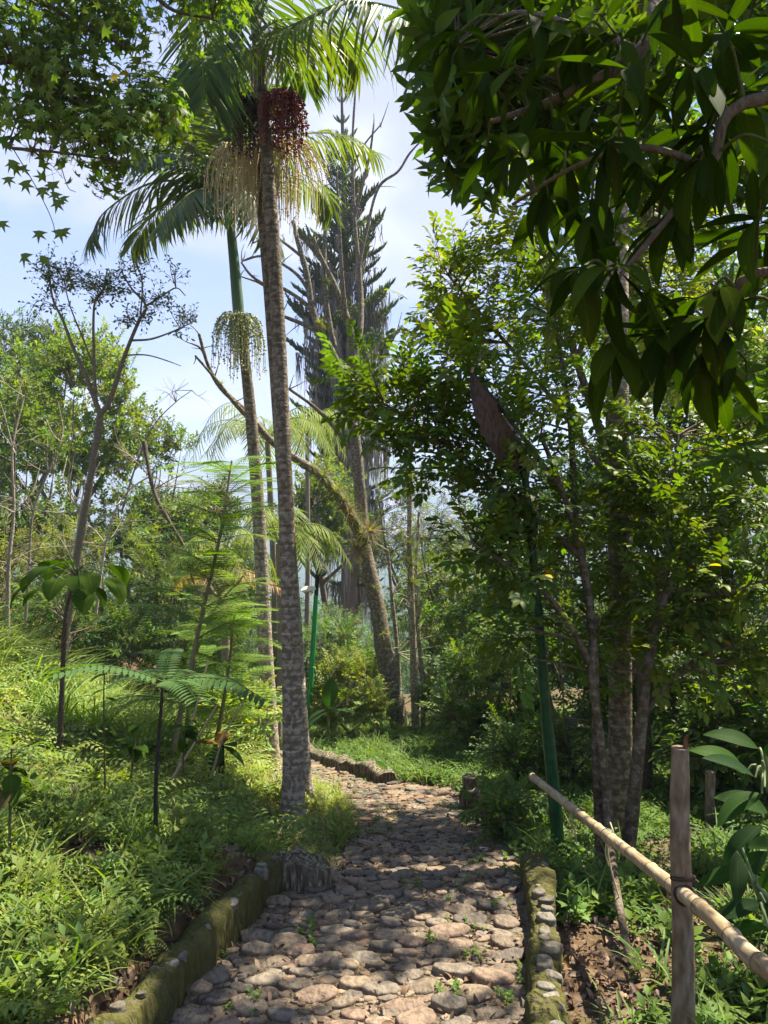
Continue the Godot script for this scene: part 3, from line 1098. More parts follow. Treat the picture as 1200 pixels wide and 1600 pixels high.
# a hanging bunch: a short bent stalk, many strings, and beads along them
func fruit_bunch(parent: Node3D, called: String, at: Vector3, out_: Vector3, strings: int, length: float, spread: float, string_col: Color, bead: float, bead_col: Color, beads := 10) -> void:
	var b := MB.new()
	var berries := MB.new()
	var tip := at + out_ * spread * 0.6 + Vector3(0, 0.03, 0)
	limb(b, [at, at + out_ * spread * 0.35 + Vector3(0, 0.05, 0), tip], 0.022, 0.014, 5, string_col, 3)
	for k in strings:
		var az := rf(0, TAU)
		var f := Vector3(cos(az), 0, sin(az)) * pow(rf(0.02, 1), 0.5) * spread
		var s := at.lerp(tip, rf(0.4, 1.0))
		var l := length * rf(0.3, 1.05)
		var p := spline([s, s + f * 0.6 + Vector3(0, rf(0.0, 0.06) * length, 0), s + f * 0.95 - Vector3(0, l * 0.4, 0), s + f * rf(0.9, 1.1) - Vector3(0, l, 0)], 4)
		var r := PackedFloat32Array()
		for i in p.size(): r.append(lerpf(0.0055, 0.003, float(i) / p.size()))
		tube(b, p, r, 3, tone(string_col, 0.2))
		for j in beads:
			var q := rf(0.3, 1.0) * (p.size() - 1.01)
			var c := p[int(q)].lerp(p[int(q) + 1], q - int(q)) + rdir() * bead * 1.2
			var bc := tone(bead_col, 0.3)
			var z := bead * rf(0.75, 1.2)
			var ids := []
			for d in [Vector3.RIGHT, Vector3.LEFT, Vector3.UP, Vector3.DOWN, Vector3.BACK, Vector3.FORWARD]:
				ids.append(berries.vert(c + d * z, d, bc))
			for t in [[0, 2, 4], [0, 4, 3], [0, 3, 5], [0, 5, 2], [1, 2, 4], [1, 4, 3], [1, 3, 5], [1, 5, 2]]:
				berries.tri(ids[t[0]], ids[t[1]], ids[t[2]])
	var o := obj(called, b.mesh(), M.matte, parent)
	if beads:
		obj("berries", berries.mesh(), M.berry, o).set_meta("kind", "stuff")

func add_fronds(o: Node3D, list: Array, ll: float, lw: float, col: Color, count := 44) -> void:
	for e in list:
		var hang: float = e[1]
		var c: Color = e[2] if e.size() > 2 else col
		obj("frond", frond(e[0], count, ll, lw, hang, c, 0.026), M.gloss_leaf, o)

func build_palms() -> void:
	rng.seed = 51
	var green := Color(.062, .105, .03)
	var grey_green := Color(.085, .115, .062)
	# the nearer palm of the pair
	var base := Vector3(-0.764, -1.041, -6.17)
	var o := thing("king_palm", "nearest thick pale trunked palm left of the path, lichen on its foot", "palm tree", base, "palms beside the path")
	obj("trunk", ringed_trunk([Vector3(-0.764, -1.201, -6.17), Vector3(-0.764, -0.96, -6.17), Vector3(-0.758, -0.506, -6.17), Vector3(-0.791, 0.822, -6.22), Vector3(-0.847, 2.064, -6.27), Vector3(-0.926, 3.505, -6.37), Vector3(-1.031, 4.822, -6.47), Vector3(-1.137, 5.952, -6.57), Vector3(-1.181, 6.558, -6.62)], [0.182, 0.118, 0.089, 0.072, 0.064, 0.06, 0.053, 0.048, 0.048], 0.12, Color(.46, .41, .34), Color(.22, .19, .155)), M.palm_bark, o)
	var hub := Vector3(-1.181, 6.616, -6.62)
	var b := MB.new()
	limb(b, [Vector3(-1.171, 6.201, -6.6), Vector3(-1.186, 6.673, -6.62), Vector3(-1.209, 7.387, -6.65)], 0.084, 0.048, 12, Color(.09, .13, .06))
	obj("crownshaft", b.mesh(), M.plain, o)
	var top := Vector3(-1.203, 7.329, -6.65)
	add_fronds(o, [
		[[Vector3(-1.177, 5.839, -6.57), Vector3(-0.827, 5.793, -6.37), Vector3(-0.315, 5.807, -6.07), Vector3(0.196, 5.458, -5.67), Vector3(0.465, 4.977, -5.37)], 1.0, Color(.085, .125, .026)],
		[[Vector3(-1.177, 6.009, -6.57), Vector3(-1.292, 6.081, -6.27), Vector3(-1.37, 5.713, -5.97), Vector3(-1.409, 5.176, -5.77), Vector3(-1.386, 4.848, -5.72)], 0.7],
		[[Vector3(-1.183, 5.839, -6.57), Vector3(-0.965, 6.276, -6.97), Vector3(-0.517, 6.544, -7.47), Vector3(-0.266, 6.311, -7.67)], 1.0, Color(.10, .125, .02)],
		[[top, Vector3(-1.654, 7.199, -6.37), Vector3(-2.083, 6.544, -6.17), Vector3(-2.365, 5.834, -6.07)], 0.8],
		[[top, Vector3(-0.946, 7.2, -6.07), Vector3(-0.547, 6.329, -5.27), Vector3(-0.162, 5.268, -4.67)], 0.8],
		[[top, Vector3(-1.102, 8.362, -7.07), Vector3(-0.681, 8.851, -7.87), Vector3(-0.293, 8.375, -8.47)], 0.8],
		[[top, Vector3(-1.368, 8.053, -6.87), Vector3(-2.044, 8.443, -7.87), Vector3(-2.42, 7.936, -8.47)], 0.9],
		[[top, Vector3(-1.051, 7.41, -6.07), Vector3(-1.004, 6.42, -5.27), Vector3(-1.011, 5.349, -4.67)], 0.9],
	], 0.60, 0.034, green, 60)
	fruit_bunch(o, "flower_spray", Vector3(-1.101, 5.609, -6.52), Vector3(-.2, 0, .2), 60, 0.30, 0.26, Color(.42, .40, .22), 0.0, Color(), 0)
	fruit_bunch(o, "red_fruit_bunch", Vector3(-0.923, 5.187, -6.42), Vector3(.5, 0, .4), 90, 0.46, 0.23, Color(.16, .08, .05), 0.0125, Color(.17, .018, .026), 15)
	fruit_bunch(o, "dark_fruit_bunch", Vector3(-1.194, 5.241, -6.57), Vector3(-.5, 0, .1), 80, 0.50, 0.16, Color(.12, .09, .04), 0.012, Color(.05, .032, .018), 15)
	# its twin, crossing behind it
	o = thing("king_palm", "slimmer palm trunk crossing close behind the nearest palm", "palm tree", Vector3(-0.686, -1.3, -6.77), "palms beside the path")
	obj("trunk", ringed_trunk([Vector3(-0.68, -1.371, -6.77), Vector3(-0.738, -0.597, -6.77), Vector3(-0.832, 0.685, -6.82), Vector3(-0.952, 2.225, -6.87), Vector3(-1.084, 3.846, -6.92), Vector3(-1.189, 4.948, -6.97), Vector3(-1.228, 6.005, -7.02)], [0.085, 0.061, 0.067, 0.064, 0.055, 0.045, 0.039], 0.1, Color(.52, .47, .40), Color(.20, .17, .14)), M.palm_bark, o)
	add_fronds(o, [
		[[Vector3(-1.228, 5.945, -7.02), Vector3(-1.067, 6.415, -7.47), Vector3(-0.931, 6.528, -7.97), Vector3(-0.849, 6.298, -8.17)], 0.8],
		[[Vector3(-1.228, 5.945, -7.02), Vector3(-1.517, 6.243, -7.3), Vector3(-1.72, 6.175, -7.5), Vector3(-1.809, 5.906, -7.6)], 0.8],
		[[Vector3(-1.228, 6.127, -7.02), Vector3(-1.442, 7.069, -7.57), Vector3(-1.91, 7.571, -8.17), Vector3(-2.3, 7.268, -8.57)], 0.8],
		[[Vector3(-1.228, 6.127, -7.02), Vector3(-0.982, 6.422, -6.67), Vector3(-0.543, 6.298, -6.27), Vector3(-0.103, 5.764, -5.97)], 0.8],
	], 0.52, 0.034, green)
	fruit_bunch(o, "pale_flower_spray", Vector3(-1.134, 4.979, -6.97), Vector3(.8, 0, .4), 120, 0.70, 0.46, Color(.56, .48, .30), 0.008, Color(.50, .40, .22), 8)
	fruit_bunch(o, "pale_flower_spray", Vector3(-1.219, 4.948, -6.97), Vector3(-.8, 0, .4), 110, 0.66, 0.36, Color(.50, .42, .25), 0.008, Color(.42, .33, .18), 8)
	# the second palm, with its green crownshaft
	o = thing("king_palm", "palm with smooth green crownshaft and a pale bunch hanging halfway up", "palm tree", Vector3(-1.456, -1.865, -9.5), "palms beside the path")
	obj("trunk", ringed_trunk([Vector3(-1.447, -1.972, -9.5), Vector3(-1.472, -1.084, -9.5), Vector3(-1.538, 0.15, -9.5), Vector3(-1.612, 1.63, -9.5), Vector3(-1.711, 2.864, -9.5), Vector3(-1.826, 3.933, -9.5), Vector3(-1.867, 4.212, -9.5)], [0.14, 0.103, 0.09, 0.082, 0.074, 0.062, 0.058], 0.1, Color(.48, .43, .36), Color(.26, .23, .185)), M.palm_bark, o)
	b = MB.new()
	var cs := spline([Vector3(-1.867, 4.179, -9.5), Vector3(-1.891, 4.467, -9.5), Vector3(-1.924, 4.837, -9.5), Vector3(-1.974, 5.331, -9.5), Vector3(-2.007, 5.742, -9.5)], 5)
	var rr := PackedFloat32Array()
	for i in cs.size():
		var t := float(i) / (cs.size() - 1)
		rr.append(0.074 * (1.0 + 0.15 * sin(t * 3.0)) * lerpf(1.0, 0.55, t))
	tube(b, cs, rr, 14, Color(.075, .135, .07))
	obj("crownshaft", b.mesh(), M.plain, o)
	var h := Vector3(-1.998, 5.618, -9.5)
	add_fronds(o, [
		[[h, Vector3(-2.254, 5.736, -9.3), Vector3(-2.805, 5.642, -9), Vector3(-3.314, 5.21, -8.8), Vector3(-3.464, 4.831, -8.7)], 0.75, Color(.085, .105, .045)],
		[[h, Vector3(-2.303, 6.153, -9.5), Vector3(-2.685, 6.594, -9.4), Vector3(-3.099, 6.702, -9.3), Vector3(-3.345, 6.408, -9.2)], 0.5],
		[[h, Vector3(-2.097, 6.235, -9.5), Vector3(-2.214, 6.782, -9.3), Vector3(-2.389, 7.125, -9.2)], 0.35],
		[[h, Vector3(-2.267, 5.996, -9.7), Vector3(-2.914, 6.663, -10.2), Vector3(-3.624, 6.814, -10.6)], 0.7],
		[[h, Vector3(-2.291, 6.381, -9.8), Vector3(-2.684, 7.17, -10), Vector3(-3.135, 7.634, -10.2)], 0.35],
		[[h, Vector3(-2.053, 6.179, -9.3), Vector3(-2.065, 6.694, -9), Vector3(-2.148, 7.077, -8.8)], 0.3],
		[[h, Vector3(-2.166, 5.766, -9.1), Vector3(-2.523, 5.847, -8.7), Vector3(-2.838, 5.546, -8.3)], 0.65],
		[[h, Vector3(-2.271, 6.215, -9.9), Vector3(-2.836, 6.987, -10.4), Vector3(-3.472, 7.527, -10.9)], 0.5],
		[[h, Vector3(-2.036, 6.423, -9.8), Vector3(-2.101, 7.369, -10.2), Vector3(-2.294, 8.145, -10.6)], 0.4],
		[[h, Vector3(-2.244, 5.744, -9.6), Vector3(-2.715, 5.829, -9.8), Vector3(-3.203, 5.569, -10), Vector3(-3.454, 5.258, -10.1)], 0.8],
		[[h, Vector3(-1.745, 6.118, -9.6), Vector3(-1.26, 6.542, -9.7), Vector3(-0.594, 6.635, -9.8), Vector3(-0.086, 6.429, -9.9)], 0.7, Color(.10, .125, .055)],
		[[h, Vector3(-1.843, 6.001, -9.9), Vector3(-1.44, 6.491, -10.4), Vector3(-0.935, 6.398, -10.8), Vector3(-0.762, 6.105, -11)], 0.8],
		[[h, Vector3(-1.816, 6.09, -9.2), Vector3(-1.656, 6.484, -8.9), Vector3(-1.34, 6.618, -8.6)], 0.5],
		[[h, Vector3(-2.026, 5.525, -9), Vector3(-2.181, 5.266, -8.4), Vector3(-2.424, 4.746, -8)], 0.9],
		[[h, Vector3(-1.811, 5.482, -8.9), Vector3(-1.491, 5.179, -8.2), Vector3(-1.148, 4.533, -7.8)], 0.9],
	], 0.55, 0.040, grey_green, 56)
	fruit_bunch(o, "green_fruit_bunch", Vector3(-1.816, 4.043, -9.45), Vector3(-.2, .1, .5), 130, 0.72, 0.36, Color(.40, .42, .22), 0.012, Color(.30, .33, .14), 14)
	# trunk of a palm among the trees on the right
	o = thing("king_palm", "stout grey banded palm trunk rising straight through the right hand trees", "palm tree", Vector3(1.774, -0.963, -5.6), "palms beside the path")
	obj("trunk", ringed_trunk([Vector3(1.774, -1.036, -5.6), Vector3(1.789, -0.067, -5.6), Vector3(1.816, 1.137, -5.7), Vector3(1.828, 2.383, -5.8), Vector3(1.88, 3.811, -6), Vector3(1.921, 5.387, -6.2), Vector3(1.936, 6.429, -6.3)], [0.131, 0.087, 0.084, 0.088, 0.099, 0.093, 0.083], 0.1, Color(.22, .19, .135), Color(.45, .40, .33), 0.13), M.palm_bark, o)
	var t2 := Vector3(1.936, 6.484, -6.3)
	add_fronds(o, [[[t2, Vector3(1.662, 6.949, -6.4), Vector3(1.143, 7.115, -6.6), Vector3(0.589, 6.692, -6.8)], 0.9], [[t2, Vector3(2.147, 6.836, -6.2), Vector3(2.597, 6.564, -6), Vector3(2.962, 5.847, -5.8)], 0.9], [[t2, Vector3(2.121, 7.568, -7), Vector3(2.285, 8.417, -8), Vector3(2.233, 8.181, -8.6)], 0.9]], 0.55, 0.028, green)
	# small palms further off
	var far_ := [
		["slender far palm with drooping fronds seen between the two big palms", Vector3(-2.363, 3.058, -15), 21.0, 1.35, Vector3(-2.211, -1.133, -15.2)],
		["low far palm whose fronds fan out right of the nearest palm trunk", Vector3(-1.775, 1.089, -12.5), 15.0, 1.0, Vector3(-1.724, -2.317, -12)],
		["little palm with dead brown fronds hanging under its crown", Vector3(-2.318, 0.903, -10.5), 9.0, 0.75, Vector3(-2.294, -0.297, -10.6)],
		["distant feathery palm crown at the right edge of the nearest palm trunk", Vector3(-2.078, 3.708, -20), 26.0, 1.1, Vector3(-2.147, -1.486, -20)],
	]
	for e in far_:
		var foot: Vector3 = e[4]
		foot.y = minf(foot.y, ground_y(foot.x, foot.z))
		o = thing("small_palm", e[0], "palm tree", foot, "small palms in the background")
		b = MB.new()
		limb(b, [foot, foot.lerp(e[1], 0.5) + Vector3(.05, 0, 0), e[1]], 0.075, 0.055, 8, Color(.26, .23, .19), 4)
		obj("trunk", b.mesh(), M.bark, o)
		for k in 11:
			var az := TAU * k / 11.0 + rf(-.25, .25)
			var d: Vector3 = Vector3(cos(az), 0, sin(az)) * e[3]
			var rise: float = rf(0.25, 0.8) * e[3]
			var dead: bool = e[3] < 0.8 and k % 3 == 0
			if dead: rise = -0.1
			obj("frond", frond([e[1], e[1] + d * 0.4 + Vector3(0, rise * 0.8, 0), e[1] + d * 0.85 + Vector3(0, rise * 0.8 - 0.1, 0), e[1] + d * 1.2 + Vector3(0, rise * 0.1 - 0.35, 0)], 30, 0.34 * e[3], 0.024, 0.7, Color(.22, .15, .09) if dead else Color(.13, .17, .05), 0.016), M.leaf, o)

# ---------------------------------------------------------------- the tall pine hung with moss, and trees far behind
func build_far_trees() -> void:
	rng.seed = 61
	var foot := Vector3(-1.26, -5.641, -28)
	foot.y = ground_y(foot.x, foot.z)
	var top := Vector3(-1.624, 18.306, -28)
	var o := thing("norfolk_pine", "towering dark pine with tiered branches and grey hanging moss", "pine tree", foot)
	var b := MB.new()
	limb(b, [foot, foot.lerp(top, 0.5) + Vector3(.1, 0, 0), top], 0.42, 0.03, 10, Color(.16, .135, .11), 8)
	obj("trunk", b.mesh(), M.bark, o)
	var xs := []
	var cs := []
	var ms := []
	var mc := []
	var hgt := top.y - foot.y
	var n := 34
	for w in n:
		var t := pow(float(w) / (n - 1), 0.85)
		var y := lerpf(top.y - 0.2, foot.y + hgt * 0.18, t)
		var c := foot.lerp(top, (y - foot.y) / hgt)
		c.y = y
		var l := lerpf(0.30, 2.15, smoothstep(0.0, 0.5, t)) * (1.0 - 0.35 * smoothstep(0.6, 1.0, t))
		var k0 := rf(0, TAU)
		var count := 6 if t < 0.7 else 5
		for k in count:
			if t > 0.25 and rf(0, 1) < 0.12 + 0.34 * t: continue
			var az := k0 + TAU * k / count + rf(-.2, .2)
			var ll := l * rf(0.65, 1.12)
			var up := lerpf(0.75, 0.28, smoothstep(0.0, 0.45, t)) - 0.25 * smoothstep(0.55, 1.0, t)
			var dir := Vector3(cos(az), up, sin(az))
			xs.append(Transform3D(basis_leaf(dir, Vector3.UP, ll), c))
			cs.append(tone(Color(.10, .13, .07), 0.3))
			if t > 0.28:
				for m in int(2 + 10 * smoothstep(0.3, 0.55, t)):
					var at := c + dir.normalized() * ll * rf(0.12, 0.9)
					var s := rf(0.4, 2.2) * (0.45 + 0.8 * smoothstep(0.3, 0.6, t))
					ms.append(Transform3D(Basis(Vector3.UP, rf(0, TAU)).scaled(Vector3(1.1, s, 1.1)), at))
					mc.append(tone(Color(.235, .22, .19), 0.35))
	many("crown", K.pine.mesh, M.dull_leaf, xs, cs, o)
	many("hanging_moss", K.moss_strand.mesh, M.moss_hair, ms, mc, o)
	# hazy town in the valley
	var hb := MB.new()
	for f in [[Vector3(0, 0, 1), 0], [Vector3(1, 0, 0), 0], [Vector3(-1, 0, 0), 0], [Vector3(0, 0, -1), 0]]:
		var nn: Vector3 = f[0]
		var s := Vector3(nn.z, 0, -nn.x)
		var ids := [hb.vert(nn * .5 - s * .5, nn, Color(1, 1, 1)), hb.vert(nn * .5 + s * .5, nn, Color(1, 1, 1)), hb.vert(nn * .5 + s * .5 + Vector3(0, .8, 0), nn, Color(1, 1, 1)), hb.vert(nn * .5 - s * .5 + Vector3(0, .8, 0), nn, Color(1, 1, 1))]
		hb.quad(ids[0], ids[1], ids[2], ids[3])
	for s in [-1.0, 1.0]:
		var nn := Vector3(s * .5, 1, 0).normalized()
		var rc := Color(.75, .5, .4)
		hb.quad(hb.vert(Vector3(s * .56, .78, -.55), nn, rc), hb.vert(Vector3(s * .56, .78, .55), nn, rc), hb.vert(Vector3(0, 1.1, .55), nn, rc), hb.vert(Vector3(0, 1.1, -.55), nn, rc))
	xs = []; cs = []
	for k in 1600:
		var d := rf(1000, 1800)
		var x := rf(-0.32, 0.12) * d
		if bumps.get_noise_2d(x * .4, d * .4) < -0.1: continue
		xs.append(Transform3D(Basis(Vector3.UP, rf(0, TAU)).scaled(Vector3(rf(6, 11), rf(4, 8), rf(6, 11))), Vector3(x, ground_y(x, -d) - 1.0, -d)))
		cs.append(tone(Color(.5, .48, .46), 0.3))
	tag(many("far_town", hb.mesh(), M.matte, xs, cs), "pale hazy roofs of a town far down the valley", "town")

func build_dead_tree() -> void:
	rng.seed = 71
	var o := thing("bare_tree", "leafless lichen covered tree leaning left with air plants on its limbs", "tree", Vector3(0.471, -3.02, -13.6))
	var col := Color(.27, .24, .19)
	var grey := Color(.25, .23, .195)
	var b := MB.new()
	limb(b, [Vector3(0.494, -3.256, -13.6), Vector3(0.4, -2.726, -13.6), Vector3(0.188, -1.843, -13.6), Vector3(0.012, -0.979, -13.7), Vector3(-0.119, -0.162, -13.8), Vector3(-0.313, 0.667, -13.9), Vector3(-0.412, 1.388, -14), Vector3(-0.461, 2.115, -14)], 0.2, 0.115, 12, col, 6, 0.22)
	obj("trunk", b.mesh(), M.lichen_bark, o)
	var limbs := [
		[[Vector3(-0.461, 2.054, -14), Vector3(-0.533, 2.842, -14), Vector3(-0.63, 3.448, -14), Vector3(-0.776, 4.054, -14), Vector3(-0.97, 4.599, -14), Vector3(-1.212, 5.084, -14), Vector3(-1.369, 5.508, -14), Vector3(-1.454, 6.114, -14), Vector3(-1.624, 6.72, -14), Vector3(-1.721, 7.144, -14)], 10.0, 3.0],
		[[Vector3(-0.727, 3.933, -14), Vector3(-0.897, 4.58, -14.2), Vector3(-1.065, 5.344, -14.3), Vector3(-1.159, 6.242, -14.4), Vector3(-1.155, 7.153, -14.5), Vector3(-1.163, 8.076, -14.6)], 6.0, 2.5],
		[[Vector3(-0.537, 2.851, -14.1), Vector3(-0.492, 4.088, -14.2), Vector3(-0.594, 4.787, -14.3), Vector3(-0.743, 5.467, -14.3), Vector3(-0.99, 6.086, -14.3), Vector3(-1.238, 6.582, -14.3), Vector3(-1.374, 6.928, -14.3)], 7.0, 3.5],
		[[Vector3(-0.541, 4.58, -14.2), Vector3(-0.452, 5.396, -14.5), Vector3(-0.487, 6.37, -14.8), Vector3(-0.61, 7.733, -15), Vector3(-0.64, 9.211, -15.1), Vector3(-0.579, 10.446, -15.2)], 6.0, 1.5],
		[[Vector3(-0.743, 5.344, -14.3), Vector3(-0.8, 6.114, -14), Vector3(-0.836, 7.006, -13.8), Vector3(-0.878, 7.915, -13.7)], 4.5, 1.5],
		[[Vector3(-0.61, 7.538, -15), Vector3(-0.441, 8.252, -15), Vector3(-0.286, 8.901, -15), Vector3(-0.208, 9.486, -15)], 3.5, 1.5],
		[[Vector3(-0.512, 6.498, -14.8), Vector3(-0.322, 7.434, -14.9), Vector3(-0.104, 8.226, -15), Vector3(0.286, 8.538, -15), Vector3(0.519, 8.901, -15), Vector3(0.818, 9.226, -15)], 3.2, 1.4],
		[[Vector3(-0.64, 8.689, -15.1), Vector3(-0.392, 9.146, -15.1), Vector3(-0.066, 9.591, -15.2)], 2.2, 1.0],
		[[Vector3(-0.385, 1.028, -13.9), Vector3(-0.643, 1.63, -13.5), Vector3(-0.914, 2.03, -13.2), Vector3(-1.148, 2.305, -13), Vector3(-1.551, 2.561, -12.8), Vector3(-1.909, 2.83, -12.6), Vector3(-2.308, 3.294, -12.4), Vector3(-2.693, 3.689, -12.2), Vector3(-2.88, 4.039, -12.1), Vector3(-3.002, 4.518, -12)], 9.0, 2.0],
		[[Vector3(-2.164, 3.091, -12.5), Vector3(-2.482, 3.446, -12.2), Vector3(-2.776, 3.83, -12.1), Vector3(-3.064, 4.165, -12)], 4.0, 1.5],
		[[Vector3(-2.88, 4.039, -12.1), Vector3(-2.996, 4.301, -12.1), Vector3(-3.116, 4.362, -12)], 2.0, 1.0],
		[[Vector3(-0.667, 2.842, -14), Vector3(-0.956, 3.243, -13.8), Vector3(-1.295, 3.573, -13.6), Vector3(-1.717, 3.857, -13.4)], 4.5, 2.0],
		[[Vector3(-1.151, 4.926, -14), Vector3(-1.333, 5.084, -14), Vector3(-1.575, 5.205, -14), Vector3(-1.911, 5.309, -13.8), Vector3(-2.158, 5.544, -13.7)], 4.5, 2.0],
		[[Vector3(-1.333, 5.387, -14), Vector3(-1.551, 5.629, -14), Vector3(-1.925, 5.841, -13.9), Vector3(-2.21, 5.871, -13.8), Vector3(-2.467, 6.018, -13.7), Vector3(-2.645, 6.255, -13.7)], 4.0, 1.6],
		[[Vector3(-2.246, 5.859, -13.8), Vector3(-2.389, 5.931, -13.8), Vector3(-2.676, 6.026, -13.8)], 2.0, 1.0],
		[[Vector3(-1.418, 5.811, -14), Vector3(-1.636, 6.114, -14), Vector3(-1.939, 6.332, -14), Vector3(-2.286, 6.443, -13.9), Vector3(-2.652, 6.313, -13.8)], 3.2, 1.4],
		[[Vector3(-1.575, 6.478, -14), Vector3(-1.878, 6.72, -14), Vector3(-2.121, 6.865, -14), Vector3(-2.484, 6.72, -14)], 2.6, 1.2],
		[[Vector3(-0.492, 4.211, -14.2), Vector3(-0.125, 4.497, -14.4), Vector3(0.253, 5.169, -14.6)], 3.0, 1.2],
	]
	for e in limbs:
		b = MB.new()
		limb(b, e[0], 0.012 * e[1], 0.012 * e[2], 8, grey.lerp(col, rf(0, 1)), 5, 0.25)
		var q: PackedVector3Array = b.v
		for k in 3:   # broken side twigs
			var at: Vector3 = (e[0] as Array)[rng.randi_range(1, e[0].size() - 1)]
			var d := (rdir() + Vector3(0, .7, 0)).normalized() * rf(0.12, 0.5)
			limb(b, [at, at + d * 0.5 + rdir() * 0.03, at + d], 0.013, 0.004, 4, grey, 2)
		obj("limb", b.mesh(), M.lichen_bark, o)
	for e in [[Vector3(-0.415, 1.179, -13.7), 1.25], [Vector3(-0.467, 0.929, -13.5), 1.0], [Vector3(-0.271, 1.277, -13.6), 0.9], [Vector3(-1.061, 2.244, -12.9), 0.75], [Vector3(-0.851, 1.97, -13.1), 0.85], [Vector3(-0.638, 1.607, -13.4), 0.9], [Vector3(-0.748, 1.803, -13.3), 0.8], [Vector3(-1.115, 5.048, -14), 0.6], [Vector3(-1.203, 5.156, -13.9), 0.5], [Vector3(-1.106, 6.055, -14.2), 0.4], [Vector3(-0.095, -0.327, -13.7), 0.5], [Vector3(0, -0.842, -13.6), 0.45], [Vector3(-0.178, 0.207, -13.7), 0.4], [Vector3(-2.681, 3.725, -12.1), 0.3], [Vector3(-0.024, -0.607, -13.6), 0.5], [Vector3(0.292, -1.817, -13.5), 0.3], [Vector3(-1.251, 2.356, -12.9), 0.5], [Vector3(-0.542, 1.453, -13.6), 0.9]]:
		var ap := thing("air_plant", AIR[taken.get("air_plant", -1) + 1], "air plant", e[0], "air plants on the bare tree")
		place("leaves", K.air_plant.mesh, AIRM[rng.randi() % 3], ap, Transform3D(Basis(rdir(), rf(0, 1.2)).scaled(Vector3.ONE * e[1] * 1.25), e[0]))
	# two thin trees beside it
	for e in [["thin pale tree with a dark foot, right beside the leaning bare tree", [Vector3(0.556, -2.624, -12.6), Vector3(0.524, -1.424, -12.6), Vector3(0.469, -0.006, -12.6), Vector3(0.436, 1.194, -12.6), Vector3(0.451, 2.729, -12.7), Vector3(0.399, 3.846, -12.8)], 7.5], ["thinnest yellowish stem, just right of the thin pale tree", [Vector3(0.67, -2.502, -12.9), Vector3(0.681, -1.497, -12.9), Vector3(0.614, -0.603, -12.9), Vector3(0.563, 0.505, -13), Vector3(0.624, 1.63, -13.1)], 4.5], ["grey thin stem leaning behind the bare tree's trunk", [Vector3(0.325, -2.395, -15), Vector3(0.273, -1.227, -15), Vector3(0.156, -0.058, -15), Vector3(0.078, 0.851, -15)], 5.0]]:
		var t := thing("thin_tree", e[0], "tree", e[1][0], "thin trees beside the bare tree")
		b = MB.new()
		limb(b, e[1], 0.011 * e[2], 0.011 * 2.5, 8, Color(.36, .33, .25), 5, 0.2)
		obj("trunk", b.mesh(), M.lichen_bark, t)
		b = MB.new()
		for k in 16:
			var at: Vector3 = (e[1] as Array)[rng.randi_range(1, e[1].size() - 1)]
			var d := (rdir() * Vector3(1, .6, 1) + Vector3(0, .35, 0)).normalized() * rf(0.3, 1.1)
			limb(b, [at, at + d * 0.5 + rdir() * 0.12, at + d], 0.012, 0.003, 4, Color(.4, .37, .3), 3)
		obj("dead_twigs", b.mesh(), M.bark, t).set_meta("kind", "stuff")
	var extra := [Vector3(0.444, 0.764, -12.5), Vector3(0.487, 1.089, -12.5), Vector3(0.436, 2.23, -12.6), Vector3(0.454, 0.44, -12.5), Vector3(0.404, 2.066, -12.6)]
	for q in extra:
		var ap := thing("air_plant", AIR[taken.get("air_plant", -1) + 1], "air plant", q, "air plants on the thin tree")
		place("leaves", K.air_plant.mesh, AIRM[1], ap, Transform3D(Basis(rdir(), rf(0, 1.2)).scaled(Vector3.ONE * rf(.7, 1.1)), q))

var AIRM := []
const AIR := ["biggest spiky air plant ball on the bare tree's trunk", "dense air plant just under the biggest ball on the bare tree", "air plant on the right side of the biggest ball", "air plant on the low left limb, nearest the palm trunk end", "air plant in the middle of the low left limb", "air plant where the low left limb meets the trunk", "air plant between two others on the low left limb", "tuft of air plant in the high fork of the bare tree", "smaller tuft left of the high fork on the bare tree", "little air plant high on the upright broken limb", "air plant on the lower trunk of the bare tree, upper tuft", "air plant on the lower trunk of the bare tree, lowest big tuft", "small tuft just below the biggest air plant ball", "tiny air plant on the far thin end of the left limb", "tuft midway down the bare tree's lower trunk", "tiny tuft near the foot of the bare tree", "spiky tuft at the left tip of the air plant row", "full air plant above the left limb's joint", "shaggy air plant on the thin pale tree, middle tuft", "shaggy air plant on the thin pale tree, just above the middle one", "upper air plant on the thin pale tree near the leaves", "lowest air plant on the thin pale tree", "air plant just below the upper tuft on the thin pale tree"]

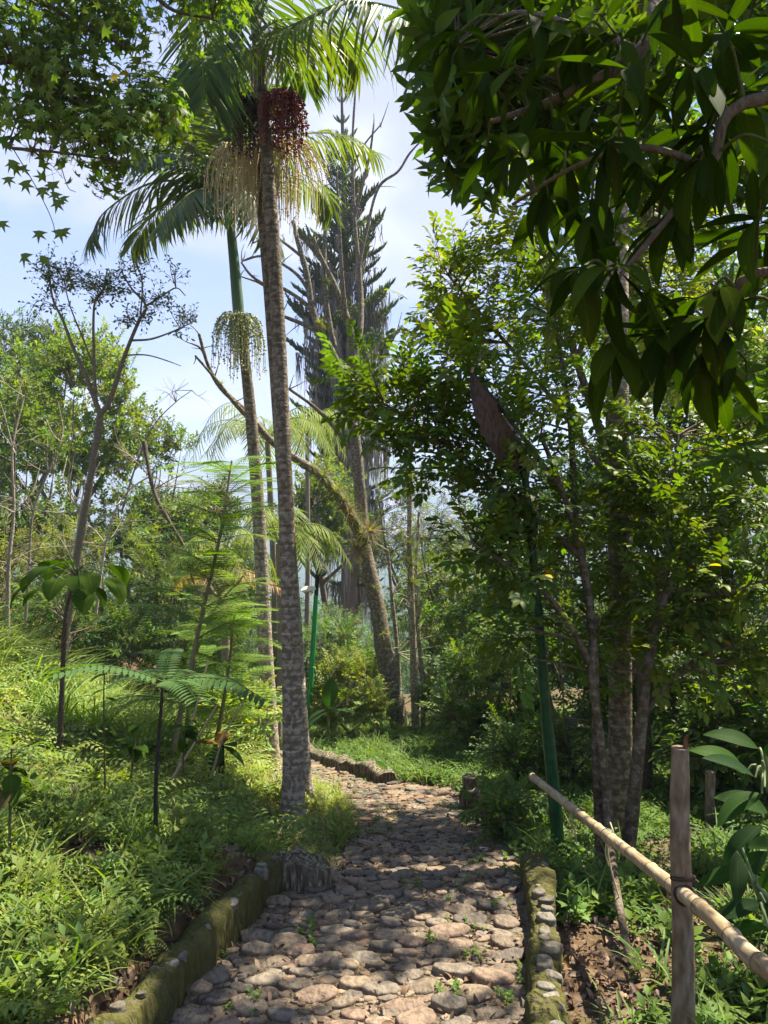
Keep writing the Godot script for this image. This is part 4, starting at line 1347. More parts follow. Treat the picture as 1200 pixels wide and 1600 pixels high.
# ---------------------------------------------------------------- lamps
func build_lamps() -> void:
	rng.seed = 81
	var foot := Vector3(-1.352, -2.624, -12.6)
	foot.y = ground_y(foot.x, foot.z)
	var o := thing("lamp_post", "bright green lamp post behind the palms with a black sensor cap", "lamp post", foot)
	var b := MB.new()
	limb(b, [foot, Vector3(-1.309, -1.969, -12.6), Vector3(-1.222, -0.879, -12.6), Vector3(-1.156, 0.212, -12.6)], 0.053, 0.04, 14, Color(1, 1, 1), 4, 0.0, true)
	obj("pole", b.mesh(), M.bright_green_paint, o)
	b = MB.new()
	limb(b, [Vector3(-1.156, 0.19, -12.6), Vector3(-1.145, 0.376, -12.6), Vector3(-1.134, 0.561, -12.6)], 0.037, 0.037, 10, Color(.02, .02, .022), 2, 0.0, true)
	obj("bracket", b.mesh(), M.plain, o)
	b = MB.new()
	limb(b, [Vector3(-1.033, 0.64, -12.3), Vector3(-1.088, 0.608, -12.7)], 0.087, 0.093, 14, Color(.03, .03, .035), 1, 0.0, true)
	obj("housing", b.mesh(), M.plain, o)
	b = MB.new()
	limb(b, [Vector3(-1.023, 0.649, -12.18), Vector3(-1.033, 0.64, -12.3)], 0.049, 0.065, 14, Color(.10, .10, .12), 1, 0.0, true)
	obj("sensor", b.mesh(), M.plain, o)
	lamp_head(o, Vector3(-1.277, 0.31, -12.5), Vector3(-1, -0.12, 0.3), 0.24)
	# the near post on the right
	foot = Vector3(1.233, -0.855, -5.2)
	o = thing("lamp_post", "tall dark green lamp post in the shade right of the path", "lamp post", foot)
	b = MB.new()
	limb(b, [foot - Vector3(0, .1, 0), Vector3(1.211, -0.531, -5.2), Vector3(1.157, 0.055, -5.2), Vector3(1.143, 0.19, -5.2)], 0.047, 0.043, 18, Color(1, 1, 1), 4)
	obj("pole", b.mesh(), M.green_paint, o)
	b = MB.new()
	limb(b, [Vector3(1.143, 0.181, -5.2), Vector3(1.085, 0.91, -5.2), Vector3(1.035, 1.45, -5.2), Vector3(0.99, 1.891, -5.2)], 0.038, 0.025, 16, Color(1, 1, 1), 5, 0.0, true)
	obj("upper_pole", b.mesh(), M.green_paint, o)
	b = MB.new()
	limb(b, [Vector3(0.99, 1.878, -5.2), Vector3(0.981, 1.954, -5.2)], 0.036, 0.038, 16, Color(.01, .01, .01), 2, 0.0, true)
	obj("collar", b.mesh(), M.plain, o)
	b = MB.new()
	limb(b, [Vector3(0.981, 1.945, -5.2), Vector3(0.963, 2.08, -5.2), Vector3(0.909, 2.221, -5.25), Vector3(0.849, 2.318, -5.3)], 0.023, 0.018, 10, Color(.62, .6, .55), 4, 0.0, true)
	obj("arm", b.mesh(), M.plain, o)
	lamp_head(o, Vector3(0.806, 2.408, -5.35), Vector3(-.35, 0.25, 0.6), 0.19)
	# a dry palm sheath caught on the lamp
	o = thing("palm_sheath", "big dry brown palm sheath caught over the right hand lamp", "palm sheath", Vector3(0.765, 2.286, -5.05))
	b = MB.new()
	var p := spline([Vector3(0.605, 2.592, -5.1), Vector3(0.649, 2.409, -5), Vector3(0.741, 2.199, -4.98), Vector3(0.847, 2.043, -5.02), Vector3(0.936, 1.939, -5.1)], 8)
	var wd := [2.0, 13.0, 20.0, 23.0, 24.0, 22.0, 17.0]
	var cols := 9
	for i in p.size():
		var t := float(i) / (p.size() - 1)
		var q := minf(t * 6.0, 5.99)
		var w := lerpf(wd[int(q)], wd[int(q) + 1], q - int(q)) * 0.004
		var dir := (p[mini(i + 1, p.size() - 1)] - p[maxi(i - 1, 0)]).normalized()
		var side := dir.cross(Vector3(0.1, 0, -1)).normalized()
		var back := side.cross(dir)
		for k in cols:
			var a := (k / (cols - 1.0) - 0.5) * 2.2
			var rag := 1.0 + 0.16 * bumps.get_noise_2d(i * 40.0, k * 5.0) * (2.0 if k == 0 or k == cols - 1 else 0.6)
			b.vert(p[i] + side * sin(a) * w * 1.12 * rag + back * (cos(a) - 0.6) * w * 0.9, (side * sin(a) + back * cos(a)).normalized(), Color(1, 1, 1))
	for i in p.size() - 1:
		for k in cols - 1:
			b.quad(i * cols + k, i * cols + k + 1, (i + 1) * cols + k + 1, (i + 1) * cols + k)
	obj("sheath", b.mesh(), M.sheath, o)
	b = MB.new()
	limb(b, [Vector3(0.605, 2.592, -5.1), Vector3(0.622, 2.645, -5.1), Vector3(0.662, 2.681, -5.1)], 0.012, 0.004, 5, Color(.4, .3, .24), 3)
	obj("stalk", b.mesh(), M.plain, o)

func lamp_head(o: Node3D, at: Vector3, out_: Vector3, s: float) -> void:   # a street lamp's hood: a tapered shell with a flat lens below
	var b := MB.new()
	var y := out_.normalized()
	var x := y.cross(Vector3.UP).normalized()
	var z := x.cross(y)
	if z.y < 0: z = -z
	var prof := [[-0.5, 0.18, 0.16], [-0.3, 0.32, 0.24], [0.1, 0.42, 0.30], [0.4, 0.34, 0.22], [0.52, 0.12, 0.08]]
	var n := 12
	for e in prof:
		for k in n:
			var a := TAU * k / n
			var h: float = sin(a) * e[2] if sin(a) > 0 else sin(a) * e[2] * 0.35
			b.vert(at + (y * e[0] + x * cos(a) * e[1] + z * h) * s, (x * cos(a) + z * sin(a)).normalized(), Color(.68, .66, .58))
	for i in prof.size() - 1:
		for k in n:
			b.quad(i * n + k, i * n + (k + 1) % n, (i + 1) * n + (k + 1) % n, (i + 1) * n + k)
	for e in [0, prof.size() - 1]:
		for k in n - 2:
			b.tri(e * n, e * n + k + 1, e * n + k + 2)
	obj("lamp_hood", b.mesh(), M.plain, o)
	b = MB.new()
	for k in n:
		var a := TAU * k / n
		b.vert(at + (y * (0.05 + 0.34 * sin(a)) + x * 0.30 * cos(a) - z * 0.125) * s, -z, Color(.5, .5, .46))
	var m := b.vert(at + (y * 0.05 - z * 0.17) * s, -z, Color(.5, .5, .46))
	for k in n:
		b.tri(m, k, (k + 1) % n)
	obj("lens", b.mesh(), M.plain, o)

# ---------------------------------------------------------------- trees on the right of the path
func tree(called: String, label: String, category: String, foot: Vector3, limbs: Array, bark: StandardMaterial3D, woodcol: Color, kit: String, leafmat: String, col: Color, clouds: Array, sprigs: int, spread: float, s0: float, s1: float, singles := 0, group := "", r0 := 0.014, droop := 0.0, upness := 1.0) -> Node3D:
	var o := thing(called, label, category, foot, group)
	var b := MB.new()
	var anchors := PackedVector3Array()
	for e in limbs:
		var p := limb(b, e[0], e[1], e[2], 9, woodcol, 6, 0.15)
		anchors.append_array(p)
	obj("trunk", b.mesh(), bark, o)
	var w := MB.new()
	var xs := []
	var cs := []
	grow(w, anchors, clouds, sprigs, spread, s0, s1, col, woodcol, xs, cs, r0, droop, upness)
	obj("branches", w.mesh(), M.bark, o).set_meta("kind", "stuff")
	crown(o, kit, leafmat, xs, cs, singles)
	return o

func build_right_trees() -> void:
	rng.seed = 91
	var dark := Color(.075, .125, .018)
	var v := func(a, b, c): return Vector3(a, b, c)
	# the glossy leaved tree whose boughs reach left over the path
	tree("glossy_tree", "many stemmed glossy leaved tree reaching left across the lower path", "tree", Vector3(1.363, -0.697, -4.7), [
		[[Vector3(1.383, -0.75, -4.7), Vector3(1.369, -0.015, -4.75), Vector3(1.367, 0.591, -4.8), Vector3(1.366, 0.994, -4.9), Vector3(1.333, 1.327, -5), Vector3(1.236, 1.762, -5.1), Vector3(1.103, 2.17, -5.2)], 0.035, 0.015],
		[[Vector3(1.333, 1.327, -5), Vector3(1.104, 1.542, -5.1), Vector3(0.81, 1.81, -5.2), Vector3(0.421, 2.144, -5.4), Vector3(0, 2.454, -5.6)], 0.022, 0.009],
		[[Vector3(1.366, 0.994, -4.9), Vector3(1.376, 1.63, -5.3), Vector3(1.431, 2.37, -5.7), Vector3(1.402, 3.084, -6), Vector3(1.342, 3.616, -6.2)], 0.03, 0.013],
		[[Vector3(1.236, 1.762, -5.1), Vector3(0.9, 2.26, -5.2), Vector3(0.561, 2.752, -5.4), Vector3(0.388, 3.084, -5.6)], 0.019, 0.009],
		[[Vector3(1.367, 0.591, -4.8), Vector3(1.139, 0.979, -4.7), Vector3(0.914, 1.214, -4.8), Vector3(0.606, 1.414, -5)], 0.022, 0.009],
		[[Vector3(1.116, -0.471, -3.28), Vector3(1.159, -0.344, -3.62), Vector3(1.245, -0.228, -4.05), Vector3(1.348, -0.123, -4.5)], 0.02, 0.021],
	], M.lichen_bark, Color(.17, .145, .11), "broad", "gloss_leaf", dark, [
		[Vector3(0.048, 2.478, -5.6), Vector3(.42, .30, .45), 13], [Vector3(0.476, 2.654, -5.5), Vector3(.48, .42, .5), 18], [Vector3(0.421, 2.144, -5.4), Vector3(.5, .36, .45), 18],
		[Vector3(0.921, 2.406, -5.6), Vector3(.5, .5, .5), 17], [Vector3(0.72, 1.72, -5.2), Vector3(.42, .34, .45), 14], [Vector3(0.995, 1.284, -5), Vector3(.5, .4, .45), 10],
		[Vector3(0.675, 1.27, -5.2), Vector3(.32, .25, .35), 6], [Vector3(1.06, 0.782, -4.9), Vector3(.42, .28, .4), 6], [Vector3(-0.197, 2.666, -5.7), Vector3(.22, .16, .3), 6], [Vector3(1.35, 3.084, -6), Vector3(.5, .6, .5), 16],
		[Vector3(1.35, 1.9, -5.2), Vector3(.5, .5, .5), 12],
	], 7, 0.22, 0.7, 1.1, 300, "", 0.012)
	# the taller, paler tree behind it
	tree("yellow_green_tree", "tall yellow green tree lit from behind, above the glossy leaved tree", "tree", Vector3(2.626, -1.253, -7.4), [
		[[Vector3(2.626, -1.317, -7.4), Vector3(2.562, 0.349, -7.4), Vector3(2.306, 1.886, -7.4), Vector3(1.922, 3.167, -7.4), Vector3(1.601, 4.192, -7.4), Vector3(1.473, 4.833, -7.4)], .07, .015],
		[[Vector3(2.306, 1.886, -7.4), Vector3(1.688, 2.799, -7.5), Vector3(1.053, 3.604, -7.6), Vector3(0.658, 4.064, -7.6)], .03, .01],
		[[Vector3(1.922, 3.167, -7.4), Vector3(2.337, 3.967, -7.5), Vector3(2.697, 4.525, -7.6)], .03, .01],
	], M.bark, Color(.13, .11, .085), "broad", "leaf", Color(.15, .20, .022), [
		[Vector3(1.066, 4.03, -7.7), Vector3(.75, .5, .6), 28], [Vector3(0.615, 3.818, -7.9), Vector3(.45, .5, .5), 18], [Vector3(1.645, 4.262, -7.6), Vector3(.7, .6, .6), 26], [Vector3(2.171, 3.801, -7.6), Vector3(.7, .6, .6), 22], [Vector3(1.513, 3.209, -7.6), Vector3(.8, .5, .6), 22],
		[Vector3(3.3, 5.2, -8.3), Vector3(1.2, .8, 1.1), 44], [Vector3(4.0, 5.4, -9.8), Vector3(1.3, .9, 1.3), 40], [Vector3(2.829, 3.998, -7.6), Vector3(.7, .7, .6), 20], [Vector3(3.331, 3.424, -7.4), Vector3(.7, .7, .6), 18], [Vector3(1.711, 5.117, -7.6), Vector3(.6, .5, .5), 16], [Vector3(0.445, 3.271, -7.9), Vector3(.3, .35, .4), 9],
	], 6, 0.26, 0.75, 1.2)
	# the tree round the palm trunk, leafy on its right
	tree("broadleaf_tree", "forked broadleaf tree behind the bamboo rail with mottled lichen stems", "tree", Vector3(1.542, -0.722, -4.75), [
		[[Vector3(1.542, -0.775, -4.75), Vector3(1.604, -0.22, -4.75), Vector3(1.675, 0.3, -4.8), Vector3(1.782, 0.782, -4.9), Vector3(1.926, 1.111, -5), Vector3(2.138, 1.36, -5.2), Vector3(2.431, 1.63, -5.4)], 0.047, 0.017],
		[[Vector3(1.782, 0.782, -4.9), Vector3(1.943, 1.277, -5.1), Vector3(2.065, 1.722, -5.3), Vector3(2.19, 2.201, -5.5)], 0.035, 0.013],
		[[Vector3(1.426, -0.699, -4.6), Vector3(1.417, -0.302, -4.65), Vector3(1.375, 0.206, -4.7), Vector3(1.336, 0.561, -4.75), Vector3(1.4, 0.951, -4.9)], 0.033, 0.021],
		[[Vector3(1.926, 1.111, -5), Vector3(2.121, 1.079, -4.9), Vector3(2.327, 1.131, -4.8), Vector3(2.523, 1.223, -4.7)], 0.026, 0.013],
		[[Vector3(1.675, 0.3, -4.8), Vector3(1.951, 0.57, -4.9), Vector3(2.294, 0.721, -5), Vector3(2.649, 0.747, -5.1)], 0.022, 0.009],
	], M.lichen_bark, Color(.19, .165, .125), "broad", "gloss_leaf", Color(.080, .130, .018), [
		[Vector3(2.15, 1.723, -5.4), Vector3(.5, .4, .5), 15], [Vector3(2.386, 1.495, -5.2), Vector3(.45, .4, .5), 16], [Vector3(2.026, 1.18, -5.2), Vector3(.5, .35, .5), 14], [Vector3(2.381, 1.067, -5), Vector3(.42, .34, .45), 15],
		[Vector3(2.078, 0.721, -5), Vector3(.5, .26, .4), 13], [Vector3(2.51, 0.591, -5), Vector3(.35, .26, .4), 11], [Vector3(1.743, 1.401, -5.3), Vector3(.4, .4, .45), 9], [Vector3(1.939, 2.115, -5.6), Vector3(.5, .4, .5), 12], [Vector3(2.619, 2.106, -5.5), Vector3(.5, .4, .5), 12], [Vector3(1.558, 0.721, -5), Vector3(.3, .25, .35), 6],
	], 7, 0.22, 0.7, 1.1, 300, "", 0.012)

# ---------------------------------------------------------------- the tree whose big leaved branches hang into the top right corner
func build_overhanging_tree() -> void:
	rng.seed = 101
	var foot := Vector3(2.75, 0, -1.5)
	foot.y = ground_y(2.75, -1.5)
	var o := thing("large_leaved_tree", "big dark leaves drooping into view from a tree overhead at the upper right", "tree", foot)
	var b := MB.new()
	var anchors := PackedVector3Array()
	for e in [
		[[foot, Vector3(2.7, 1.5, -1.55), Vector3(2.6, 3.2, -1.7), Vector3(2.5, 5.0, -2.2)], .12, .05],
		[[Vector3(2.65, 2.4, -1.6), Vector3(1.9, 3.0, -1.7), Vector3(0.855, 3.044, -1.9), Vector3(0.606, 2.721, -1.75), Vector3(0.436, 2.643, -1.8), Vector3(0.287, 2.66, -1.95)], .03, .006],
		[[Vector3(2.65, 2.0, -1.6), Vector3(1.7, 2.5, -1.6), Vector3(0.845, 2.53, -1.6), Vector3(0.706, 2.378, -1.6), Vector3(0.582, 2.226, -1.6), Vector3(0.499, 2.129, -1.6)], .022, .004],
		[[Vector3(2.65, 1.7, -1.6), Vector3(1.8, 2.1, -1.6), Vector3(0.845, 2.14, -1.55), Vector3(0.762, 2.046, -1.6), Vector3(0.665, 1.99, -1.6)], .016, .004],
		[[Vector3(0.606, 2.721, -1.75), Vector3(0.493, 2.88, -1.9), Vector3(0.381, 3.115, -2.2), Vector3(0.249, 3.21, -2.5)], .010, .004],
		[[Vector3(0.706, 2.378, -1.6), Vector3(0.554, 2.419, -1.6), Vector3(0.441, 2.425, -1.7), Vector3(0.312, 2.378, -1.8)], .009, .004],
		[[Vector3(2.6, 3.2, -1.7), Vector3(2.3, 4.2, -3.0), Vector3(2.0, 5.0, -4.4), Vector3(1.6, 5.4, -5.6)], .05, .015],
		[[Vector3(2.55, 4.0, -1.9), Vector3(1.6, 5.0, -2.6), Vector3(.8, 5.6, -3.6)], .04, .012],
		[[Vector3(2.6, 3.6, -1.8), Vector3(3.4, 4.6, -2.6), Vector3(4.0, 5.2, -3.6)], .04, .012],
		[[Vector3(2.6, 3.0, -1.7), Vector3(2.4, 3.6, -0.8), Vector3(1.6, 4.2, 0.2)], .04, .012],
	]:
		anchors.append_array(limb(b, e[0], e[1], e[2], 8, Color(.13, .11, .085), 6, 0.12))
	obj("trunk", b.mesh(), M.bark, o)
	# shoots in view: every large leaf is a part of its own
	var tones := []
	for c in [Color(.070, .120, .018), Color(.06, .105, .018), Color(.085, .14, .018), Color(.05, .09, .018), Color(.11, .17, .02)]:
		var m: StandardMaterial3D = M.big_leaf.duplicate()
		m.albedo_color = (c as Color).linear_to_srgb()
		tones.append(m)
	for c in [Color(.075, .12, .02), Color(.10, .14, .022), Color(.06, .10, .018)]:
		tones.append(tinted("worn_leaf", c))
	var shapes := []
	for k in 6:
		var lm := MB.new()
		leaf(lm, Transform3D(), 0.185, [.046, .050, .043, .055, .047, .052][k], Color(1, 1, 1), 9, [.16, .3, .1, .22, .35, .2][k], [.5, .9, .3, 1.2, .7, .2][k], [.48, .42, .5, .45, .52, .46][k])
		shapes.append(lm.mesh())
	var twigs := MB.new()
	var shoots := [Vector3(0.244, 3.058, -2.2), Vector3(0.28, 2.88, -1.9), Vector3(0.374, 2.783, -1.8), Vector3(0.449, 2.763, -1.7), Vector3(0.552, 2.719, -1.7), Vector3(0.643, 2.716, -1.65), Vector3(0.734, 2.655, -1.6), Vector3(0.81, 2.696, -1.6),
		Vector3(0.294, 2.848, -2.1), Vector3(0.354, 2.699, -1.9), Vector3(0.427, 2.601, -1.7), Vector3(0.53, 2.572, -1.7), Vector3(0.614, 2.558, -1.65), Vector3(0.706, 2.516, -1.6), Vector3(0.803, 2.53, -1.6),
		Vector3(0.282, 2.693, -2.1), Vector3(0.32, 2.511, -1.85), Vector3(0.412, 2.447, -1.7), Vector3(0.5, 2.43, -1.65), Vector3(0.582, 2.392, -1.6), Vector3(0.686, 2.378, -1.6), Vector3(0.765, 2.355, -1.55),
		Vector3(0.374, 2.394, -1.8), Vector3(0.471, 2.281, -1.6), Vector3(0.636, 2.301, -1.65), Vector3(0.734, 2.253, -1.6), Vector3(0.831, 2.239, -1.6),
		Vector3(0.409, 2.113, -1.55), Vector3(0.49, 2.1, -1.55), Vector3(0.609, 2.129, -1.6), Vector3(0.72, 2.129, -1.6), Vector3(0.5, 1.994, -1.5), Vector3(0.617, 2.033, -1.55), Vector3(0.714, 2.046, -1.5), Vector3(0.759, 2.007, -1.45), Vector3(0.707, 1.937, -1.65)]
	for i in shoots.size():
		var at: Vector3 = shoots[i] + Vector3(rf(-.03, .03), rf(-.03, .03), rf(-.12, .12))
		var best := anchors[0]
		for a in anchors:
			if a.distance_squared_to(at) < best.distance_squared_to(at): best = a
		var axis := ((at - best).normalized() + Vector3(0, -0.5, 0)).normalized() if best.distance_to(at) > 0.03 else Vector3(-.4, -.8, -.2)
		limb(twigs, [best, best.lerp(at, 0.5) + Vector3(0, .03, 0), at, at + axis * 0.04], 0.0042, 0.0022, 5, Color(.10, .115, .04), 4)
		var n := 8 if at.y < 3.0 else 7
		for k in n:
			var az: float = k * 2.4 + rf(-.3, .3)
			var side := basis_y(axis, az).x
			var dir := side * rf(0.7, 1.0) + axis * rf(0.15, 0.7) + Vector3(0, -rf(0.25, 0.75), 0)
			place("leaf", shapes[rng.randi() % 6], tones[rng.randi() % 8], o, Transform3D(basis_leaf(dir, Vector3(rf(-.3, .3), 1, rf(-.3, .3)), rf(0.6, 1.05)), at + axis * rf(-.03, .04)))
	obj("twig", twigs.mesh(), M.bark, o).set_meta("kind", "stuff")
	# the rest of its crown, further back and overhead
	var w := MB.new()
	var xs := []
	var cs := []
	grow(w, anchors, [
		[Vector3(0.389, 3.656, -3.1), Vector3(.16, .3, .3), 6], [Vector3(0.368, 3.396, -3.4), Vector3(.12, .3, .3), 5], [Vector3(0.499, 3.514, -3.2), Vector3(.24, .5, .4), 12], [Vector3(0.358, 3.188, -3.6), Vector3(.13, .18, .2), 4],
		[Vector3(1.324, 3.69, -3.4), Vector3(.8, .55, .6), 26], [Vector3(1.714, 3.25, -3.6), Vector3(.55, .5, .5), 18], [Vector3(1.028, 3.843, -3.6), Vector3(.6, .5, .5), 16], [Vector3(1.707, 2.572, -3.4), Vector3(.3, .5, .4), 9], [Vector3(1.519, 3.217, -3.9), Vector3(.5, .4, .4), 9],
		[Vector3(1.321, 1.887, -2.7), Vector3(.12, .1, .12), 3],
		[Vector3(1.9, 5.2, -4.2), Vector3(1.2, .7, 1.2), 34], [Vector3(1.1, 5.6, -3.4), Vector3(1.1, .6, 1.1), 12], [Vector3(3.6, 5.2, -3.4), Vector3(1.3, .8, 1.3), 34], [Vector3(2.4, 5.6, -2.2), Vector3(1.3, .7, 1.2), 30], [Vector3(2.2, 4.8, -0.4), Vector3(1.2, .7, 1.0), 22], [Vector3(4.2, 4.6, -4.8), Vector3(1.2, .8, 1.2), 22],
		[Vector3(2.6, 5.2, -5.8), Vector3(1.3, .8, 1.2), 36], [Vector3(3.3, 5.6, -7.0), Vector3(1.1, .7, 1.0), 26],
	], 6, 0.17, 0.75, 1.1, Color(.06, .115, .018), Color(.07, .07, .04), xs, cs, 0.0045, 0.35)
	obj("branches", w.mesh(), M.bark, o).set_meta("kind", "stuff")
	many("crown", K.whorl.mesh, M.gloss_leaf, xs, cs, o)

# ---------------------------------------------------------------- star leaved tree, upper left
func build_star_tree() -> void:
	rng.seed = 111
	var foot := Vector3(-4.0, 0, -3.4)
	foot.y = ground_y(foot.x, foot.z)
	var limbs := [
		[[foot, Vector3(-4.0, 1.6, -3.5), Vector3(-3.8, 3.2, -3.8), Vector3(-3.4, 5.0, -4.2), Vector3(-3.0, 6.4, -4.4)], .12, .04],
		[[Vector3(-3.8, 3.0, -3.75), Vector3(-3.0, 3.9, -4.3), Vector3(-2.389, 4.437, -4.6), Vector3(-2.15, 4.298, -4.6), Vector3(-1.872, 4.159, -4.6), Vector3(-1.593, 4.099, -4.6), Vector3(-1.346, 4.051, -4.6)], .035, .006],
		[[Vector3(-3.5, 4.6, -4.1), Vector3(-2.469, 4.975, -4.6), Vector3(-2.15, 4.816, -4.6), Vector3(-1.872, 4.656, -4.6), Vector3(-1.633, 4.537, -4.6)], .03, .006],
		[[Vector3(-3.4, 5.0, -4.2), Vector3(-2.197, 5.373, -4.7), Vector3(-1.662, 5.203, -4.8), Vector3(-1.413, 4.913, -4.8), Vector3(-1.145, 4.896, -4.9)], .03, .006],
		[[Vector3(-3.85, 2.7, -3.7), Vector3(-2.454, 3.858, -4.5), Vector3(-2.259, 3.843, -4.5), Vector3(-1.987, 3.819, -4.5), Vector3(-1.675, 3.772, -4.5), Vector3(-1.511, 3.726, -4.5)], .014, .004],
		[[Vector3(-2.259, 3.843, -4.5), Vector3(-2.099, 3.595, -4.45), Vector3(-1.981, 3.382, -4.4), Vector3(-1.95, 3.26, -4.4)], .003, .002],
		[[Vector3(-1.987, 3.819, -4.5), Vector3(-1.907, 3.595, -4.45), Vector3(-1.836, 3.534, -4.4)], .003, .002],
	]
	var star := tree("star_leaved_tree", "tree with star shaped leaves reaching in from the upper left", "tree", foot, limbs, M.bark, Color(.11, .095, .075), "star", "leaf", Color(.10, .165, .024), [
		[Vector3(-2.27, 4.696, -4.6), Vector3(.24, .24, .3), 9], [Vector3(-1.951, 4.696, -4.6), Vector3(.18, .2, .3), 6], [Vector3(-2.27, 4.338, -4.6), Vector3(.18, .16, .3), 7], [Vector3(-1.872, 4.159, -4.6), Vector3(.28, .13, .3), 11], [Vector3(-1.533, 4.091, -4.6), Vector3(.2, .13, .28), 9],
		[Vector3(-2.127, 4.033, -4.55), Vector3(.2, .10, .25), 4], [Vector3(-1.695, 3.831, -4.5), Vector3(.16, .09, .2), 6], [Vector3(-1.709, 4.844, -4.7), Vector3(.18, .18, .25), 6], [Vector3(-1.61, 4.649, -4.65), Vector3(.1, .1, .2), 3], [Vector3(-1.475, 5.037, -4.8), Vector3(.2, .14, .25), 5], [Vector3(-1.124, 4.96, -4.9), Vector3(.12, .10, .2), 5], [Vector3(-2.091, 4.537, -4.6), Vector3(.2, .12, .25), 4],
		[Vector3(-3.2, 6.2, -4.6), Vector3(1.4, .8, 1.4), 50], [Vector3(-4.0, 5.0, -3.2), Vector3(1.0, .9, 1.2), 30],
	], 5, 0.13, 0.8, 1.15, 270, "", 0.006)
	var vine := tinted("leaf", Color(.13, .19, .04))
	for q in [Vector3(-2.283, 3.882, -4.5), Vector3(-2.232, 3.753, -4.46), Vector3(-2.26, 3.644, -4.44), Vector3(-2.165, 3.625, -4.45), Vector3(-2.052, 3.582, -4.44), Vector3(-1.959, 3.543, -4.42), Vector3(-1.939, 3.493, -4.41), Vector3(-1.913, 3.52, -4.42), Vector3(-2.006, 3.609, -4.44), Vector3(-2.049, 3.306, -4.4), Vector3(-1.935, 3.314, -4.4), Vector3(-1.893, 3.317, -4.39), Vector3(-2.278, 3.363, -4.4), Vector3(-2.128, 3.169, -4.39), Vector3(-2.01, 3.147, -4.38)]:
		place("leaf", K.star.leaf, vine, star, Transform3D(basis_leaf(Vector3(rf(-.5, .5), -1, rf(-.2, .4)), Vector3(rf(-.3, .3), .5, 1), rf(.9, 1.25)), q))
	var at := Vector3(-1.869, 3.802, -4.48)
	var ap := thing("air_plant", "pale spidery air plant in the star leaved branches at upper left", "air plant", at)
	place("leaves", K.air_plant.mesh, AIRM[0], ap, Transform3D(Basis(Vector3(1, 0, 0), 0.4).scaled(Vector3.ONE * 0.42), at))
	at = Vector3(-2.15, 3.819, -4.5)
	ap = thing("air_plant", "small dry tangled air plant left of the pale spidery one", "air plant", at)
	place("leaves", K.air_plant.mesh, AIRM[2], ap, Transform3D(Basis(Vector3(0, 0, 1), 0.8).scaled(Vector3.ONE * 0.24), at))

# ---------------------------------------------------------------- plants on the left bank
func big_leaf_part(o: Node3D, mesh: Mesh, m: Material, from: Vector3, dir: Vector3, s: float, up := Vector3.UP) -> void:
	place("leaf", mesh, m, o, Transform3D(basis_leaf(dir, up, s), from))

func tinted(base: String, c: Color) -> StandardMaterial3D:
	var m: StandardMaterial3D = M[base].duplicate()
	m.albedo_color = c.linear_to_srgb()
	return m

